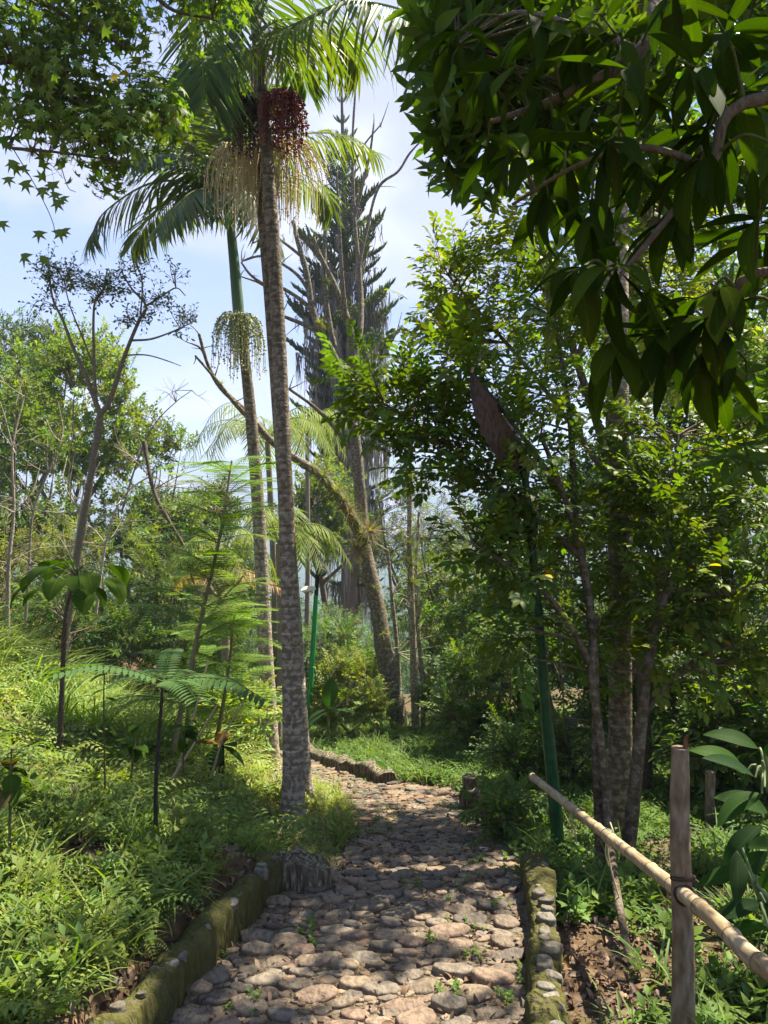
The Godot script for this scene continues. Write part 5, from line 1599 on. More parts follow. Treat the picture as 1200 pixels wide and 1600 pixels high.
func build_left_plants() -> void:
	rng.seed = 121
	# slender tree with a nearly bare, browning crown
	var foot := Vector3(-3.497, -0.69, -8)
	var g := Color(.20, .175, .14)
	var o := tree("slender_tree", "slender forked tree on the left bank with sparse browning leaves", "tree", foot, [
		[[Vector3(-3.532, -0.794, -8), Vector3(-3.476, -0.309, -8), Vector3(-3.421, 0.522, -8), Vector3(-3.296, 1.284, -8), Vector3(-3.165, 2.046, -8), Vector3(-3.068, 2.683, -8)], 0.045, 0.035],
		[[Vector3(-3.068, 2.683, -8), Vector3(-3.116, 2.807, -8), Vector3(-3.22, 3.084, -8), Vector3(-3.359, 3.396, -8), Vector3(-3.476, 3.708, -8), Vector3(-3.587, 3.95, -8), Vector3(-3.636, 4.365, -8)], 0.031, 0.008],
		[[Vector3(-3.109, 2.773, -8), Vector3(-3.137, 3.223, -8), Vector3(-3.137, 3.846, -8), Vector3(-3.047, 4.019, -8), Vector3(-2.992, 4.262, -8)], 0.019, 0.007],
		[[Vector3(-3.068, 2.683, -8), Vector3(-2.964, 2.842, -8), Vector3(-2.839, 3.223, -8), Vector3(-2.735, 3.5, -8), Vector3(-2.645, 3.708, -8), Vector3(-2.576, 3.86, -8), Vector3(-2.735, 4.054, -8), Vector3(-2.839, 4.227, -8)], 0.031, 0.007],
		[[Vector3(-2.735, 3.486, -8), Vector3(-2.528, 3.5, -8), Vector3(-2.32, 3.569, -8), Vector3(-2.091, 3.673, -8)], 0.014, 0.006],
		[[Vector3(-2.576, 3.86, -8), Vector3(-2.424, 3.95, -8), Vector3(-2.251, 4.054, -8), Vector3(-2.147, 3.971, -8)], 0.012, 0.006],
		[[Vector3(-2.784, 3.327, -8), Vector3(-2.562, 3.327, -8), Vector3(-2.32, 3.257, -8), Vector3(-2.195, 3.209, -8)], 0.01, 0.004],
		[[Vector3(-3.137, 3.188, -8), Vector3(-3.255, 3.5, -8), Vector3(-3.393, 3.846, -8), Vector3(-3.463, 4.123, -8)], 0.012, 0.005],
		[[Vector3(-2.632, 3.777, -8), Vector3(-2.618, 4.123, -8), Vector3(-2.701, 4.365, -8)], 0.01, 0.005],
	], M.bark, g, "sparse", "dry_leaf", Color(.10, .15, .05), [
		[Vector3(-3.601, 4.262, -8), Vector3(.16, .2, .25), 13], [Vector3(-3.255, 4.123, -8), Vector3(.25, .14, .25), 20], [Vector3(-3.012, 4.019, -8), Vector3(.22, .14, .25), 14], [Vector3(-2.735, 4.192, -8), Vector3(.14, .22, .25), 12], [Vector3(-2.285, 4.331, -8), Vector3(.06, .1, .1), 3], [Vector3(-2.389, 3.915, -8), Vector3(.2, .15, .2), 9], [Vector3(-2.181, 3.673, -8), Vector3(.12, .12, .15), 8], [Vector3(-2.735, 3.708, -8), Vector3(.3, .14, .2), 9], [Vector3(-3.636, 3.915, -8), Vector3(.2, .1, .2), 6],
	], 4, 0.07, 0.8, 1.2, 0, "", 0.006)
	# sapling with broad heart shaped leaves
	var heart := MB.new()
	leaf(heart, Transform3D(), 0.20, 0.155, Color(1, 1, 1), 8, 0.12, 0.9, 0.34)
	var hm := heart.mesh()
	var hg := [tinted("big_leaf", Color(.12, .20, .035)), tinted("big_leaf", Color(.15, .24, .04)), tinted("big_leaf", Color(.10, .17, .045))]
	foot = Vector3(-1.931, 0.24, -4.4)
	o = thing("sapling", "sapling on a thin dark stem with broad heart shaped drooping leaves", "sapling", foot)
	var b := MB.new()
	var tip := Vector3(-1.828, 1.287, -4.4)
	limb(b, [foot, Vector3(-1.916, 0.564, -4.4), Vector3(-1.904, 0.906, -4.4), Vector3(-1.882, 1.078, -4.4), tip], 0.017, 0.008, 7, Color(.10, .08, .06), 4)
	var ends := [Vector3(-2.181, 1.209, -4.5), Vector3(-1.941, 1.285, -4.2), Vector3(-2.122, 1.165, -4.3), Vector3(-1.991, 1.311, -4.6), Vector3(-1.695, 1.268, -4.5), Vector3(-1.571, 1.202, -4.3), Vector3(-1.626, 1.257, -4.1), Vector3(-1.828, 1.211, -4.1), Vector3(-1.727, 1.223, -4.2), Vector3(-2.057, 1.116, -4.4), Vector3(-1.753, 1.124, -4.5), Vector3(-1.668, 1.115, -4.1), Vector3(-1.688, 1.264, -4.7), Vector3(-2.181, 1.298, -4.8)]
	for e in ends:
		var p: Vector3 = tip.lerp(e, 0.8) + Vector3(0, 0.03, 0)
		limb(b, [tip + Vector3(0, rf(-.06, .0), 0), tip.lerp(p, 0.5) + Vector3(0, .03, 0), p], 0.004, 0.003, 4, Color(.14, .17, .07), 3)
		var d: Vector3 = e - tip
		d.y = -absf(d.length()) * rf(.0, .5)
		big_leaf_part(o, hm, hg[rng.randi() % 3], p, d, rf(.75, 1.05))
	obj("stem", b.mesh(), M.bark, o)
	# dark stemmed sapling with flat feathery leaves
	foot = Vector3(-1.205, -0.024, -3.9)
	o = thing("sapling", "dark stemmed sapling holding out flat feathery leaves near the left kerb", "sapling", foot)
	b = MB.new()
	limb(b, [foot, Vector3(-1.202, 0.212, -3.9), Vector3(-1.182, 0.516, -3.9), Vector3(-1.165, 0.735, -3.9)], 0.012, 0.008, 7, Color(.05, .045, .04), 4)
	obj("stem", b.mesh(), M.bark, o)
	var fm := [tinted("leaf", Color(.08, .16, .05)), tinted("leaf", Color(.10, .19, .055))]
	for e in [[Vector3(-1.496, 0.882, -3.6), 0.55], [Vector3(-0.641, 0.759, -3.7), 0.6], [Vector3(-0.856, 0.681, -4.3), .5], [Vector3(-1.6, 0.685, -4.2), .42], [Vector3(-1.143, 0.716, -4.4), .42], [Vector3(-1.48, 0.715, -4.5), .45], [Vector3(-0.795, 0.791, -3.4), .45], [Vector3(-1.2, 0.866, -4.2), .35]]:
		var h := Vector3(-1.165, 0.735, -3.9)
		place("frond", K.pinnate.mesh, fm[rng.randi() % 2], o, Transform3D(basis_leaf(e[0] - h, Vector3.UP, e[1]), h))
	# thin plant with paired oval leaves
	var oval := MB.new()
	leaf(oval, Transform3D(), 0.10, 0.055, Color(1, 1, 1), 6, 0.2, 0.6, 0.5)
	var om := oval.mesh()
	foot = Vector3(-1.585, 0.059, -4.2)
	o = thing("sapling", "thin upright plant with paired oval leaves, between the two larger saplings", "sapling", foot)
	b = MB.new()
	limb(b, [foot, Vector3(-1.589, 0.357, -4.2), Vector3(-1.592, 0.612, -4.2), Vector3(-1.578, 0.848, -4.2)], 0.006, 0.003, 5, Color(.11, .13, .05), 4)
	obj("stem", b.mesh(), M.bark, o)
	for k in 14:
		var p := foot.lerp(Vector3(-1.582, 0.848, -4.2), lerpf(0.25, 1.0, k / 13.0))
		big_leaf_part(o, om, hg[k % 3], p, Vector3(1 if k % 2 else -1, -.15, rf(-.6, .9)), rf(.8, 1.15))
	# cluster of broad leaved seedlings near the palms
	for e in [["leafy seedling with big pale oval leaves left of the palms", Vector3(-1.505, 0.145, -4.4), Vector3(-1.466, 0.373, -4.4), 9, 0.0], ["pale leaved seedling right of the dark stemmed sapling", Vector3(-1.336, -0.024, -4.9), Vector3(-1.315, 0.251, -4.9), 10, 0.3], ["brown and withered broad leaved seedling at the left edge", Vector3(-1.722, 0.158, -3.4), Vector3(-1.713, 0.541, -3.4), 8, 1.0]]:
		o = thing("sapling", e[0], "sapling", e[1] - Vector3(0, .1, 0))
		b = MB.new()
		limb(b, [e[1] - Vector3(0, .1, 0), (e[1] as Vector3).lerp(e[2], .5), e[2]], .008, .004, 5, Color(.14, .14, .06), 3)
		obj("stem", b.mesh(), M.bark, o)
		for k in e[3]:
			var p: Vector3 = (e[1] as Vector3).lerp(e[2], rf(.3, 1.0))
			var c: Color = Color(.12, .21, .04) if e[4] < 1.0 or k % 3 else Color(.25, .17, .10)
			big_leaf_part(o, hm, tinted("big_leaf", c), p, Vector3(rf(-1, 1), rf(-.6, .3), rf(-1, 1)), rf(.42, .62))
	# feathery young trees in front of the second palm
	var fern_green := [tinted("leaf", Color(.19, .31, .05)), tinted("leaf", Color(.23, .34, .055)), tinted("leaf", Color(.16, .27, .05))]
	for e in [["feathery bright green young tree in front of the palm with the crownshaft", [Vector3(-1.931, -0.77, -6.6), Vector3(-1.827, -0.11, -6.7), Vector3(-1.66, 0.747, -6.8), Vector3(-1.523, 1.451, -6.9), Vector3(-1.442, 2.115, -7)], 84, 0.66], ["lower feathery young tree left of the palm foot", [Vector3(-1.73, -0.932, -7.4), Vector3(-1.633, -0.42, -7.4), Vector3(-1.55, 0.093, -7.4), Vector3(-1.499, 0.605, -7.4)], 44, 0.6], ["thin feathery tree leaning over the left bank beyond the sapling", [Vector3(-2.093, -0.936, -7.8), Vector3(-2.026, -0.058, -7.8), Vector3(-1.823, 0.55, -7.8), Vector3(-1.505, 0.946, -7.9)], 28, 0.55]]:
		var pts: Array = e[1]
		o = thing("feathery_tree", e[0], "tree", pts[0], "feathery young trees near the palms")
		b = MB.new()
		var p := limb(b, pts, 0.028, 0.010, 7, Color(.30, .26, .16), 6)
		obj("trunk", b.mesh(), M.bark, o)
		for k in e[2]:
			var t := pow(rf(0.12, 1.0), 0.7)
			var at := p[int(t * (p.size() - 1))]
			var az: float = k * 2.4
			place("frond", K.feather.mesh, fern_green[k % 3], o, Transform3D(basis_leaf(Vector3(cos(az), rf(.0, .5), sin(az)), Vector3.UP, e[3] * rf(.6, 1.05)), at))
	# thin canes leaning by the feathery tree
	for e in [["pale dry cane leaning right beside the feathery young tree", [Vector3(-1.609, -0.454, -5.6), Vector3(-1.454, 0.03, -5.6), Vector3(-1.357, 0.495, -5.7)]], ["second dry cane, lower and more slanted than the first", [Vector3(-1.543, -0.31, -5.4), Vector3(-1.405, -0.084, -5.5), Vector3(-1.26, 0.176, -5.6)]], ["short dry cane arching by the yellow leaved shrub", [Vector3(-1.402, -0.525, -6), Vector3(-1.298, -0.188, -6), Vector3(-1.135, 0.099, -6.1)]]]:
		o = thing("dry_cane", e[0], "cane", e[1][0], "dry canes leaning on the left bank")
		b = MB.new()
		limb(b, e[1], 0.010, 0.006, 6, Color(.42, .35, .22), 5)
		obj("stem", b.mesh(), M.bark, o)

# ---------------------------------------------------------------- bamboo rail
func build_rail() -> void:
	rng.seed = 131
	var pts := [Vector3(1.054, -0.251, -5.25), Vector3(1.109, -0.086, -4.2), Vector3(1.108, 0.12, -3.2), Vector3(1.061, 0.276, -2.62), Vector3(1.046, 0.347, -2.28), Vector3(1.028, 0.404, -1.98), Vector3(1.07, .58, -1.2), Vector3(1.08, .66, -.5)]
	var o := thing("bamboo_rail", "long pale bamboo handrail sloping down along the right of the path", "handrail", pts[7])
	var p := spline(pts, 40)
	var segs := []
	var along := 0.0
	var from := 0
	var next := 0.22
	for i in range(1, p.size()):
		along += p[i].distance_to(p[i - 1])
		if along > next or i == p.size() - 1:
			segs.append([from, i])
			from = i
			next = along + rf(.17, .31)
	var cols := [Color(1, .97, .92), Color(.74, .68, .58), Color(.95, .88, .78), Color(.85, .8, .72)]
	for e in segs:
		var q := PackedVector3Array()
		var r := PackedFloat32Array()
		var n: int = e[1] - e[0]
		for i in range(e[0], e[1] + 1):
			var t := float(i - e[0]) / maxf(n, 1)
			q.append(p[i])
			r.append(0.0265 * (1.0 + 0.10 * (smoothstep(0.10, 0.0, t) + smoothstep(0.90, 1.0, t))))
		var b := MB.new()
		tube(b, q, r, 16, cols[rng.randi() % 4], 0.03, true)
		var s := obj("bamboo_segment", b.mesh(), M.bamboo, o)
		b = MB.new()
		var d := (p[e[1]] - p[maxi(e[1] - 2, 0)]).normalized()
		tube(b, PackedVector3Array([p[e[1]] - d * 0.006, p[e[1]] - d * 0.002, p[e[1]] + d * 0.004]), PackedFloat32Array([0.0285, 0.031, 0.0285]), 16, Color(.45, .38, .3))
		obj("node_ring", b.mesh(), M.bamboo, s)
	# post
	o = thing("rail_post", "upright wooden post with a split top carrying the bamboo rail", "post", Vector3(1.075, -.34, -2.66))
	var top := Vector3(1.066, 0.783, -2.66)
	var b := MB.new()
	limb(b, [o.position, o.position.lerp(top, .4) + Vector3(.004, 0, 0), o.position.lerp(top, .75) - Vector3(.004, 0, 0), top], 0.041, 0.031, 14, Color(1, 1, 1), 8, 0.12, true)
	obj("shaft", b.mesh(), M.post_wood, o)
	b = MB.new()
	limb(b, [top + Vector3(.016, -.03, 0), top + Vector3(.020, .025, 0), top + Vector3(.024, .045, .004)], 0.013, 0.006, 6, Color(.8, .55, .42), 3, 0.3, true)
	obj("splinter", b.mesh(), M.post_wood, o)
	b = MB.new()
	for k in 3:
		var ring := PackedVector3Array()
		var rr := PackedFloat32Array()
		for i in 13:
			var a := TAU * i / 12.0
			ring.append(Vector3(1.068, Vector3(1.07, 0.266, -2.64).y + 0.004, -2.645) + Vector3(0, cos(a) * 0.034, 0) + Vector3(.03, 0, -.9).normalized() * (0.012 * k - 0.03) + Vector3(1, 0, 0) * sin(a) * 0.034)
			rr.append(0.0035)
		tube(b, ring, rr, 5, Color(.06, .045, .035))
	for k in 2:
		var ring := PackedVector3Array()
		var rr := PackedFloat32Array()
		for i in 13:
			var a := TAU * i / 12.0
			ring.append(Vector3(1.075, Vector3(1.087, 0.29, -2.66).y + 0.010 * k + .02, -2.66) + Vector3(cos(a) * 0.042, sin(a) * 0.012, sin(a) * 0.042))
			rr.append(0.0035)
		tube(b, ring, rr, 5, Color(.06, .045, .035))
	obj("binding", b.mesh(), M.matte, o)
	# strings
	o = thing("string", "frayed yellowish strings tied round the bamboo rail and hanging", "string", Vector3(1.13, 0.007, -3.75))
	for e in [[Vector3(1.121, 0.013, -3.72), Vector3(1.127, -0.116, -3.7), Vector3(1.169, -0.276, -3.7), Vector3(1.201, -0.372, -3.7), Vector3(1.22, -0.42, -3.7)], [Vector3(1.121, 0.029, -3.7), Vector3(1.108, -0.068, -3.7), Vector3(1.13, -0.148, -3.72)], [Vector3(1.103, -0.11, -4.35), Vector3(1.102, -0.188, -4.33), Vector3(1.121, -0.255, -4.33), Vector3(1.128, -0.312, -4.33)], [Vector3(1.103, -0.11, -4.35), Vector3(1.087, -0.169, -4.33), Vector3(1.08, -0.207, -4.33)], [Vector3(1.131, 0.077, -3.7), Vector3(1.134, 0.046, -3.66), Vector3(1.141, -0.011, -3.66)]]:
		b = MB.new()
		limb(b, e, 0.0042, 0.0035, 5, Color(.42, .37, .20), 5)
		obj("strand", b.mesh(), M.matte, o)
	b = MB.new()
	for k in 3:
		var ring := PackedVector3Array()
		var rr := PackedFloat32Array()
		for i in 11:
			var a := TAU * i / 10.0
			ring.append(Vector3(1.121, 0.007, -3.72) + Vector3(sin(a) * .031, cos(a) * .031, 0.014 * k))
			rr.append(0.0035)
		tube(b, ring, rr, 5, Color(.40, .30, .22) if k else Color(.05, .22, .15))
	obj("knot", b.mesh(), M.matte, o)
	# a cut stake in the undergrowth
	var st := Vector3(2.732, -1.054, -6.2)
	st.y = ground_y(st.x, st.z) - .05
	o = thing("stake", "pale cut stake standing in the undergrowth behind the rail post", "stake", st)
	b = MB.new()
	limb(b, [st, Vector3(2.732, -0.785, -6.2), Vector3(2.737, -0.544, -6.2)], 0.043, 0.038, 10, Color(1.2, 1.2, 1.2), 4, 0.15, true)
	obj("shaft", b.mesh(), M.post_wood, o)

# ---------------------------------------------------------------- broad ginger leaves at the right edge
func build_ginger() -> void:
	rng.seed = 141
	var shapes := []
	for k in 4:
		var lm := MB.new()
		leaf(lm, Transform3D(), 1.0, [.36, .42, .33, .38][k], Color(1, 1, 1), 10, [.25, .12, .3, .18][k], [.8, 1.2, .4, .9][k], .45)
		shapes.append(lm.mesh())
	var tones := [tinted("ginger_leaf", Color(.07, .145, .035)), tinted("ginger_leaf", Color(.095, .20, .03)), tinted("ginger_leaf", Color(.055, .115, .045)), tinted("ginger_leaf", Color(.08, .13, .055))]
	for e in [
		["upper ginger plant at the right edge with one bright leaf", Vector3(1.959, -0.329, -3.65), Vector3(1.777, 0.495, -3.45), [[Vector3(1.687, 0.406, -3.45), Vector3(1.501, 0.659, -3.4), 0.27, 1], [Vector3(1.682, 0.427, -3.35), Vector3(1.407, 0.617, -3.25), 0.30, 2], [Vector3(1.813, 0.401, -3.55), Vector3(1.881, 0.674, -3.45), 0.31, 0], [Vector3(1.711, 0.354, -3.35), Vector3(1.435, 0.35, -3.25), 0.27, 0], [Vector3(1.848, 0.461, -3.65), Vector3(1.643, 0.603, -3.65), 0.26, 0], [Vector3(1.674, 0.42, -3.25), Vector3(1.745, 0.567, -3.15), 0.26, 2]]],
		["lower ginger plant at the right edge with striped drooping leaves", Vector3(1.677, -0.482, -3.05), Vector3(1.556, 0.074, -3.1), [[Vector3(1.5, 0.185, -3.15), Vector3(1.454, 0.085, -3), 0.21, 3], [Vector3(1.551, 0.176, -3.2), Vector3(1.718, 0.239, -3.15), 0.27, 0], [Vector3(1.595, 0.076, -3.15), Vector3(1.35, 0.083, -3.25), 0.28, 0], [Vector3(1.571, 0.019, -3.05), Vector3(1.333, -0.033, -3.05), 0.24, 2], [Vector3(1.532, -0.03, -2.95), Vector3(1.373, -0.06, -3.05), 0.25, 1], [Vector3(1.558, -0.106, -2.95), Vector3(1.406, -0.245, -2.85), 0.23, 0], [Vector3(1.636, -0.006, -3.15), Vector3(1.579, -0.023, -2.85), 0.26, 0]]],
		["ginger leaves hanging in shade between the two edge plants", Vector3(2.2, -0.703, -3.85), Vector3(2.033, -0.036, -3.85), [[Vector3(1.966, -0.003, -3.85), Vector3(1.688, -0.123, -3.75), 0.31, 2], [Vector3(2, 0.064, -3.85), Vector3(1.785, 0.25, -3.75), 0.31, 0], [Vector3(2, -0.136, -3.85), Vector3(1.666, -0.37, -3.85), 0.31, 2], [Vector3(1.964, -0.155, -3.75), Vector3(1.864, -0.392, -3.65), 0.30, 0]]],
	]:
		var foot: Vector3 = e[1]
		foot.y = ground_y(foot.x, foot.z)
		var o := thing("ginger_plant", e[0], "plant", foot, "ginger plants at the right edge")
		var b := MB.new()
		limb(b, [foot, foot.lerp(e[2], .6) + Vector3(.03, .05, 0), e[2]], .014, .008, 8, Color(.13, .16, .06), 5)
		for l in e[3]:
			limb(b, [foot.lerp(e[2], .8), (e[2] as Vector3).lerp(l[0], .5), l[0]], .008, .005, 5, Color(.12, .17, .06), 3)
			var up := Vector3(rf(-.3, .1), 1, rf(.1, .7))
			big_leaf_part(o, shapes[rng.randi() % 4], tones[l[3]], l[0], l[1] - l[0], l[2], up)
		obj("stem", b.mesh(), M.plain, o)

# ---------------------------------------------------------------- trees and shrubs that close the view
func bush(called: String, label: String, px: float, pz: float, h: float, wide: float, kit: String, leafmat: String, col: Color, branches: int, sprigs: int, s0: float, s1: float, group := "", trunk_h := 0.35, clear := 0.0) -> void:
	var foot := Vector3(px, ground_y(px, pz), pz)
	var limbs := []
	var clouds := []
	var n := 3 + int(h > 2.5) + int(h > 6.0)
	var top := foot + Vector3(rf(-.1, .1) * h, h * 0.8, rf(-.1, .1) * h)
	var fork := foot.lerp(top, trunk_h)
	limbs.append([[foot, foot.lerp(fork, .5) + Vector3(rf(-.04, .04) * h, 0, 0), fork], h * .014 + .008, h * .011 + .004])
	for k in n:
		var az: float = TAU * k / n + rf(-.5, .5)
		var tip := fork + Vector3(cos(az) * wide * .35, (top.y - fork.y) * rf(.5, 1.0), sin(az) * wide * .35)
		limbs.append([[fork, fork.lerp(tip, .5) + Vector3(cos(az) * wide * .08, 0, sin(az) * wide * .08), tip], h * .008 + .004, .005])
	for k in n * 2 + 1:
		var az: float = TAU * k / (n * 2.0) + rf(-.3, .3)
		var t := rf(clear, 0.95)
		var rr := wide * .34 * rf(.5, 1.0) * sin(PI * clampf(.18 + t * .72, 0, 1))
		var c := foot + Vector3(cos(az) * rr, h * (0.12 + 0.78 * t), sin(az) * rr)
		var s := wide * rf(.16, .27)
		clouds.append([c, Vector3(s, s * rf(.7, 1.0), s), maxi(2, int(branches / (n * 2.0 + 1.0)))])
	tree(called, label, "tree" if h > 2.2 else "shrub", foot, limbs, M.bark, Color(.16, .14, .11), kit, leafmat, col, clouds, sprigs, 0.05 * wide + .08, s0, s1, 0, group, 0.012)

func X(px: float, d: float) -> float:
	return (px - 600.0) / 1155.0 * d

func build_shrubs() -> void:
	rng.seed = 151
	# left side, behind the bank, far to near
	var G1 := Color(.082, .135, .042)
	var G2 := Color(.105, .16, .042)
	var G3 := Color(.135, .195, .045)
	var olive := Color(.125, .145, .055)
	var dark := Color(.07, .115, .034)
	var list := [
		["broad_tree", "tall greyish green tree at the far left edge", 15.0, 26.0, 13.5, 5.0, "clump", "dull_leaf", Color(.075, .11, .058), 150, 8, 1.0, 1.5, .35],
		["broad_tree", "rounded olive tree rising alone between the far left trees and the palm", 308.0, 30.0, 8.6, 4.4, "clump", "dull_leaf", Color(.085, .105, .045), 110, 8, .9, 1.4, .3],
		["broad_tree", "bright green leafy tree right behind the slender forked tree", 110.0, 19.0, 8.8, 4.4, "clump", "leaf", G3, 130, 8, .8, 1.2, .3],
		["broad_tree", "mid green leafy tree to the right of the slender forked tree", 205.0, 20.0, 7.2, 4.2, "clump", "leaf", G2, 120, 8, .8, 1.2, .3],
		["broad_tree", "leafy tree low behind the feathery tree, left of the crownshaft palm", 300.0, 21.0, 5.2, 4.6, "clump", "leaf", Color(.07, .115, .04), 100, 8, .8, 1.2, .2],
		["broad_tree", "shaded tree at the left edge below the tall greyish one", 10.0, 16.0, 6.2, 3.8, "clump", "leaf", G1, 100, 8, .7, 1.1, .2],
		["tangled_tree", "tangled brownish thicket tree left of the slender trunk", 60.0, 13.0, 4.2, 3.2, "narrow", "dull_leaf", olive, 110, 6, .8, 1.2, .1],
		["tangled_tree", "tangled brownish thicket tree right of the slender trunk", 195.0, 14.0, 4.2, 3.6, "narrow", "dull_leaf", Color(.10, .14, .045), 130, 6, .8, 1.2, .1],
		["bamboo_thicket", "dark narrow leaved thicket at the end of the tall grass", 265.0, 13.0, 3.0, 3.0, "narrow", "dull_leaf", G1, 120, 7, .8, 1.2, .0],
		["bamboo_thicket", "narrow leaved thicket left of the feathery tree's trunk", 320.0, 15.0, 3.6, 3.0, "narrow", "dull_leaf", dark, 110, 7, .8, 1.2, .0],
		["bamboo_thicket", "narrow leaved thicket in the shade at the left behind the grass", 120.0, 12.0, 2.6, 2.8, "narrow", "dull_leaf", G1, 90, 7, .8, 1.2, .0],
		["yellow_shrub", "yellowish broad leaved shrub left of the crownshaft palm's foot", 372.0, 8.6, 1.05, 0.85, "broad", "leaf", Color(.17, .235, .05), 36, 6, .8, 1.2, .0],
		["yellow_shrub", "yellow flecked bushy shrub at the bend, right of the green lamp post", 545.0, 12.6, 1.5, 1.35, "small", "leaf", Color(.14, .19, .04), 75, 9, .9, 1.4, .0],
		["leafy_shrub", "taller leafy shrub left of the leaning bare tree", 562.0, 14.8, 2.0, 1.3, "clump", "leaf", Color(.10, .165, .05), 70, 6, .4, .65, .0],
		["leafy_shrub", "fine leaved sunlit shrub behind the green lamp post", 522.0, 16.0, 2.6, 1.9, "narrow", "leaf", Color(.105, .17, .07), 90, 7, .7, 1.0, .0],
		["leafy_shrub", "shady shrub between the palm trunks and the lamp post", 462.0, 15.0, 2.2, 1.8, "small", "leaf", G1, 70, 8, .9, 1.4, .0],
		["leafy_shrub", "sunlit shrub to the right of the thin pale tree", 705.0, 13.0, 2.6, 2.0, "clump", "leaf", Color(.11, .17, .05), 100, 6, .45, .75, .0],
		["leafy_shrub", "pale undergrowth bush beyond the broken kerb", 735.0, 10.5, 1.7, 1.5, "small", "leaf", Color(.10, .16, .045), 80, 8, .9, 1.3, .0],
		["leafy_shrub", "tall undergrowth bush right of the path in half shade", 790.0, 10.0, 2.2, 1.6, "clump", "leaf", Color(.085, .14, .04), 80, 6, .4, .7, .0],
		["leafy_shrub", "low weeds bush directly behind the broken kerb", 815.0, 7.8, 0.8, 1.0, "small", "leaf", Color(.075, .13, .035), 60, 8, .8, 1.1, .0],
		["broad_tree", "pale tree with cecropia like leaves left of the mossy pine", 505.0, 22.0, 7.8, 3.2, "clump", "leaf", Color(.12, .17, .06), 70, 6, .9, 1.4, .6],
		["broad_tree", "greyish tree beyond the thin pale trees", 668.0, 20.0, 7.6, 4.4, "narrow", "dull_leaf", Color(.10, .13, .06), 140, 7, 1.0, 1.5, .3],
		["broad_tree", "green tree filling the gap right of the thin trees", 740.0, 17.0, 6.0, 4.2, "clump", "leaf", Color(.08, .125, .045), 130, 7, .7, 1.1, .2],
		["broad_tree", "tree standing behind the near lamp post", 850.0, 14.0, 6.5, 4.6, "clump", "leaf", Color(.085, .14, .035), 150, 7, .7, 1.1, .15],
		["broad_tree", "tall tree in the background right of the banded palm trunk", 1060.0, 13.0, 8.6, 5.0, "clump", "leaf", Color(.095, .15, .03), 190, 7, .7, 1.1, .2],
		["broad_tree", "tall tree at the far right edge behind the ginger", 1190.0, 12.0, 8.4, 4.6, "clump", "leaf", Color(.085, .14, .03), 170, 7, .7, 1.1, .15],
		["dark_shrub", "dark understory shrub behind the forked broadleaf tree", 1010.0, 8.2, 2.6, 2.2, "broad", "gloss_leaf", dark, 110, 6, .8, 1.2, .1],
		["dark_shrub", "dark understory shrub right of the rail post", 1120.0, 7.2, 2.2, 2.0, "broad", "gloss_leaf", Color(.06, .105, .022), 110, 6, .8, 1.2, .05],
		["dark_shrub", "dark understory shrub between the lamp post and the palm trunk", 900.0, 8.0, 2.0, 1.6, "small", "leaf", dark, 90, 8, .8, 1.2, .05],
		["dark_shrub", "dark understory shrub at the right edge below the tall tree", 1210.0, 6.6, 2.0, 1.8, "broad", "gloss_leaf", Color(.06, .11, .02), 90, 6, .8, 1.2, .05],
		["dark_shrub", "low leafy shrub against the near lamp post's left side", 790.0, 6.0, 0.42, 0.6, "broad", "leaf", Color(.07, .12, .028), 24, 5, .7, 1.0, .0],
	]
	for e in list:
		bush(e[0], e[1], X(e[2], e[3]), -e[3], e[4], e[5], e[6], e[7], e[8], e[9], e[10], e[11], e[12], "trees and shrubs beyond the path", maxf(.1, e[13]), e[13])
	# bare pale stems in the thicket on the left
	for e in [["crooked dark bare branch in the thicket left of the feathery tree", [Vector3(-3.571, 2.677, -11), Vector3(-3.366, 1.957, -10.8), Vector3(-3.101, 1.538, -10.6), Vector3(-2.836, 1.13, -10.5), Vector3(-2.701, 0.73, -10.4), Vector3(-2.472, 0.217, -10.2)], .035, Color(.12, .10, .085)], ["pale thin bare stem right beside the slender tree's trunk", [Vector3(-3.648, 0.439, -8.6), Vector3(-3.611, 1.034, -8.6), Vector3(-3.536, 1.63, -8.6), Vector3(-3.477, 1.965, -8.6)], .02, Color(.45, .42, .36)], ["grey bare stem near the left edge", [Vector3(-4.836, 0.15, -9.5), Vector3(-4.819, 0.972, -9.5), Vector3(-4.803, 1.63, -9.6), Vector3(-4.87, 2.47, -9.7), Vector3(-4.816, 3.173, -9.9)], .03, Color(.30, .27, .23)], ["thin forked bare stem between the left edge and the slender tree", [Vector3(-5.09, 0.085, -10.5), Vector3(-5.045, 0.812, -10.5), Vector3(-4.981, 1.63, -10.5), Vector3(-4.817, 2.181, -10.6), Vector3(-4.678, 2.649, -10.7)], .025, Color(.28, .25, .21)], ["arching pale twiggy stem above the heart leaved sapling", [Vector3(-4.48, 0.037, -11.5), Vector3(-4.33, 1.132, -11.5), Vector3(-4.082, 1.829, -11.5), Vector3(-3.665, 2.182, -11.6), Vector3(-3.423, 2.035, -11.7)], .022, Color(.42, .38, .32)], ["fine bare twigs against the sky left of the crownshaft palm", [Vector3(-4.969, 1.63, -14), Vector3(-4.666, 2.6, -14), Vector3(-4.363, 3.266, -14), Vector3(-3.967, 3.729, -14.1), Vector3(-3.688, 3.966, -14.2)], .02, Color(.22, .19, .16)]]:
		var so := thing("bare_sapling", e[0], "sapling", e[1][0], "bare saplings in the left thicket")
		var sb := MB.new()
		limb(sb, e[1], e[2], e[2] * .3, 7, e[3], 6, .2)
		obj("stem", sb.mesh(), M.bark, so)
		sb = MB.new()
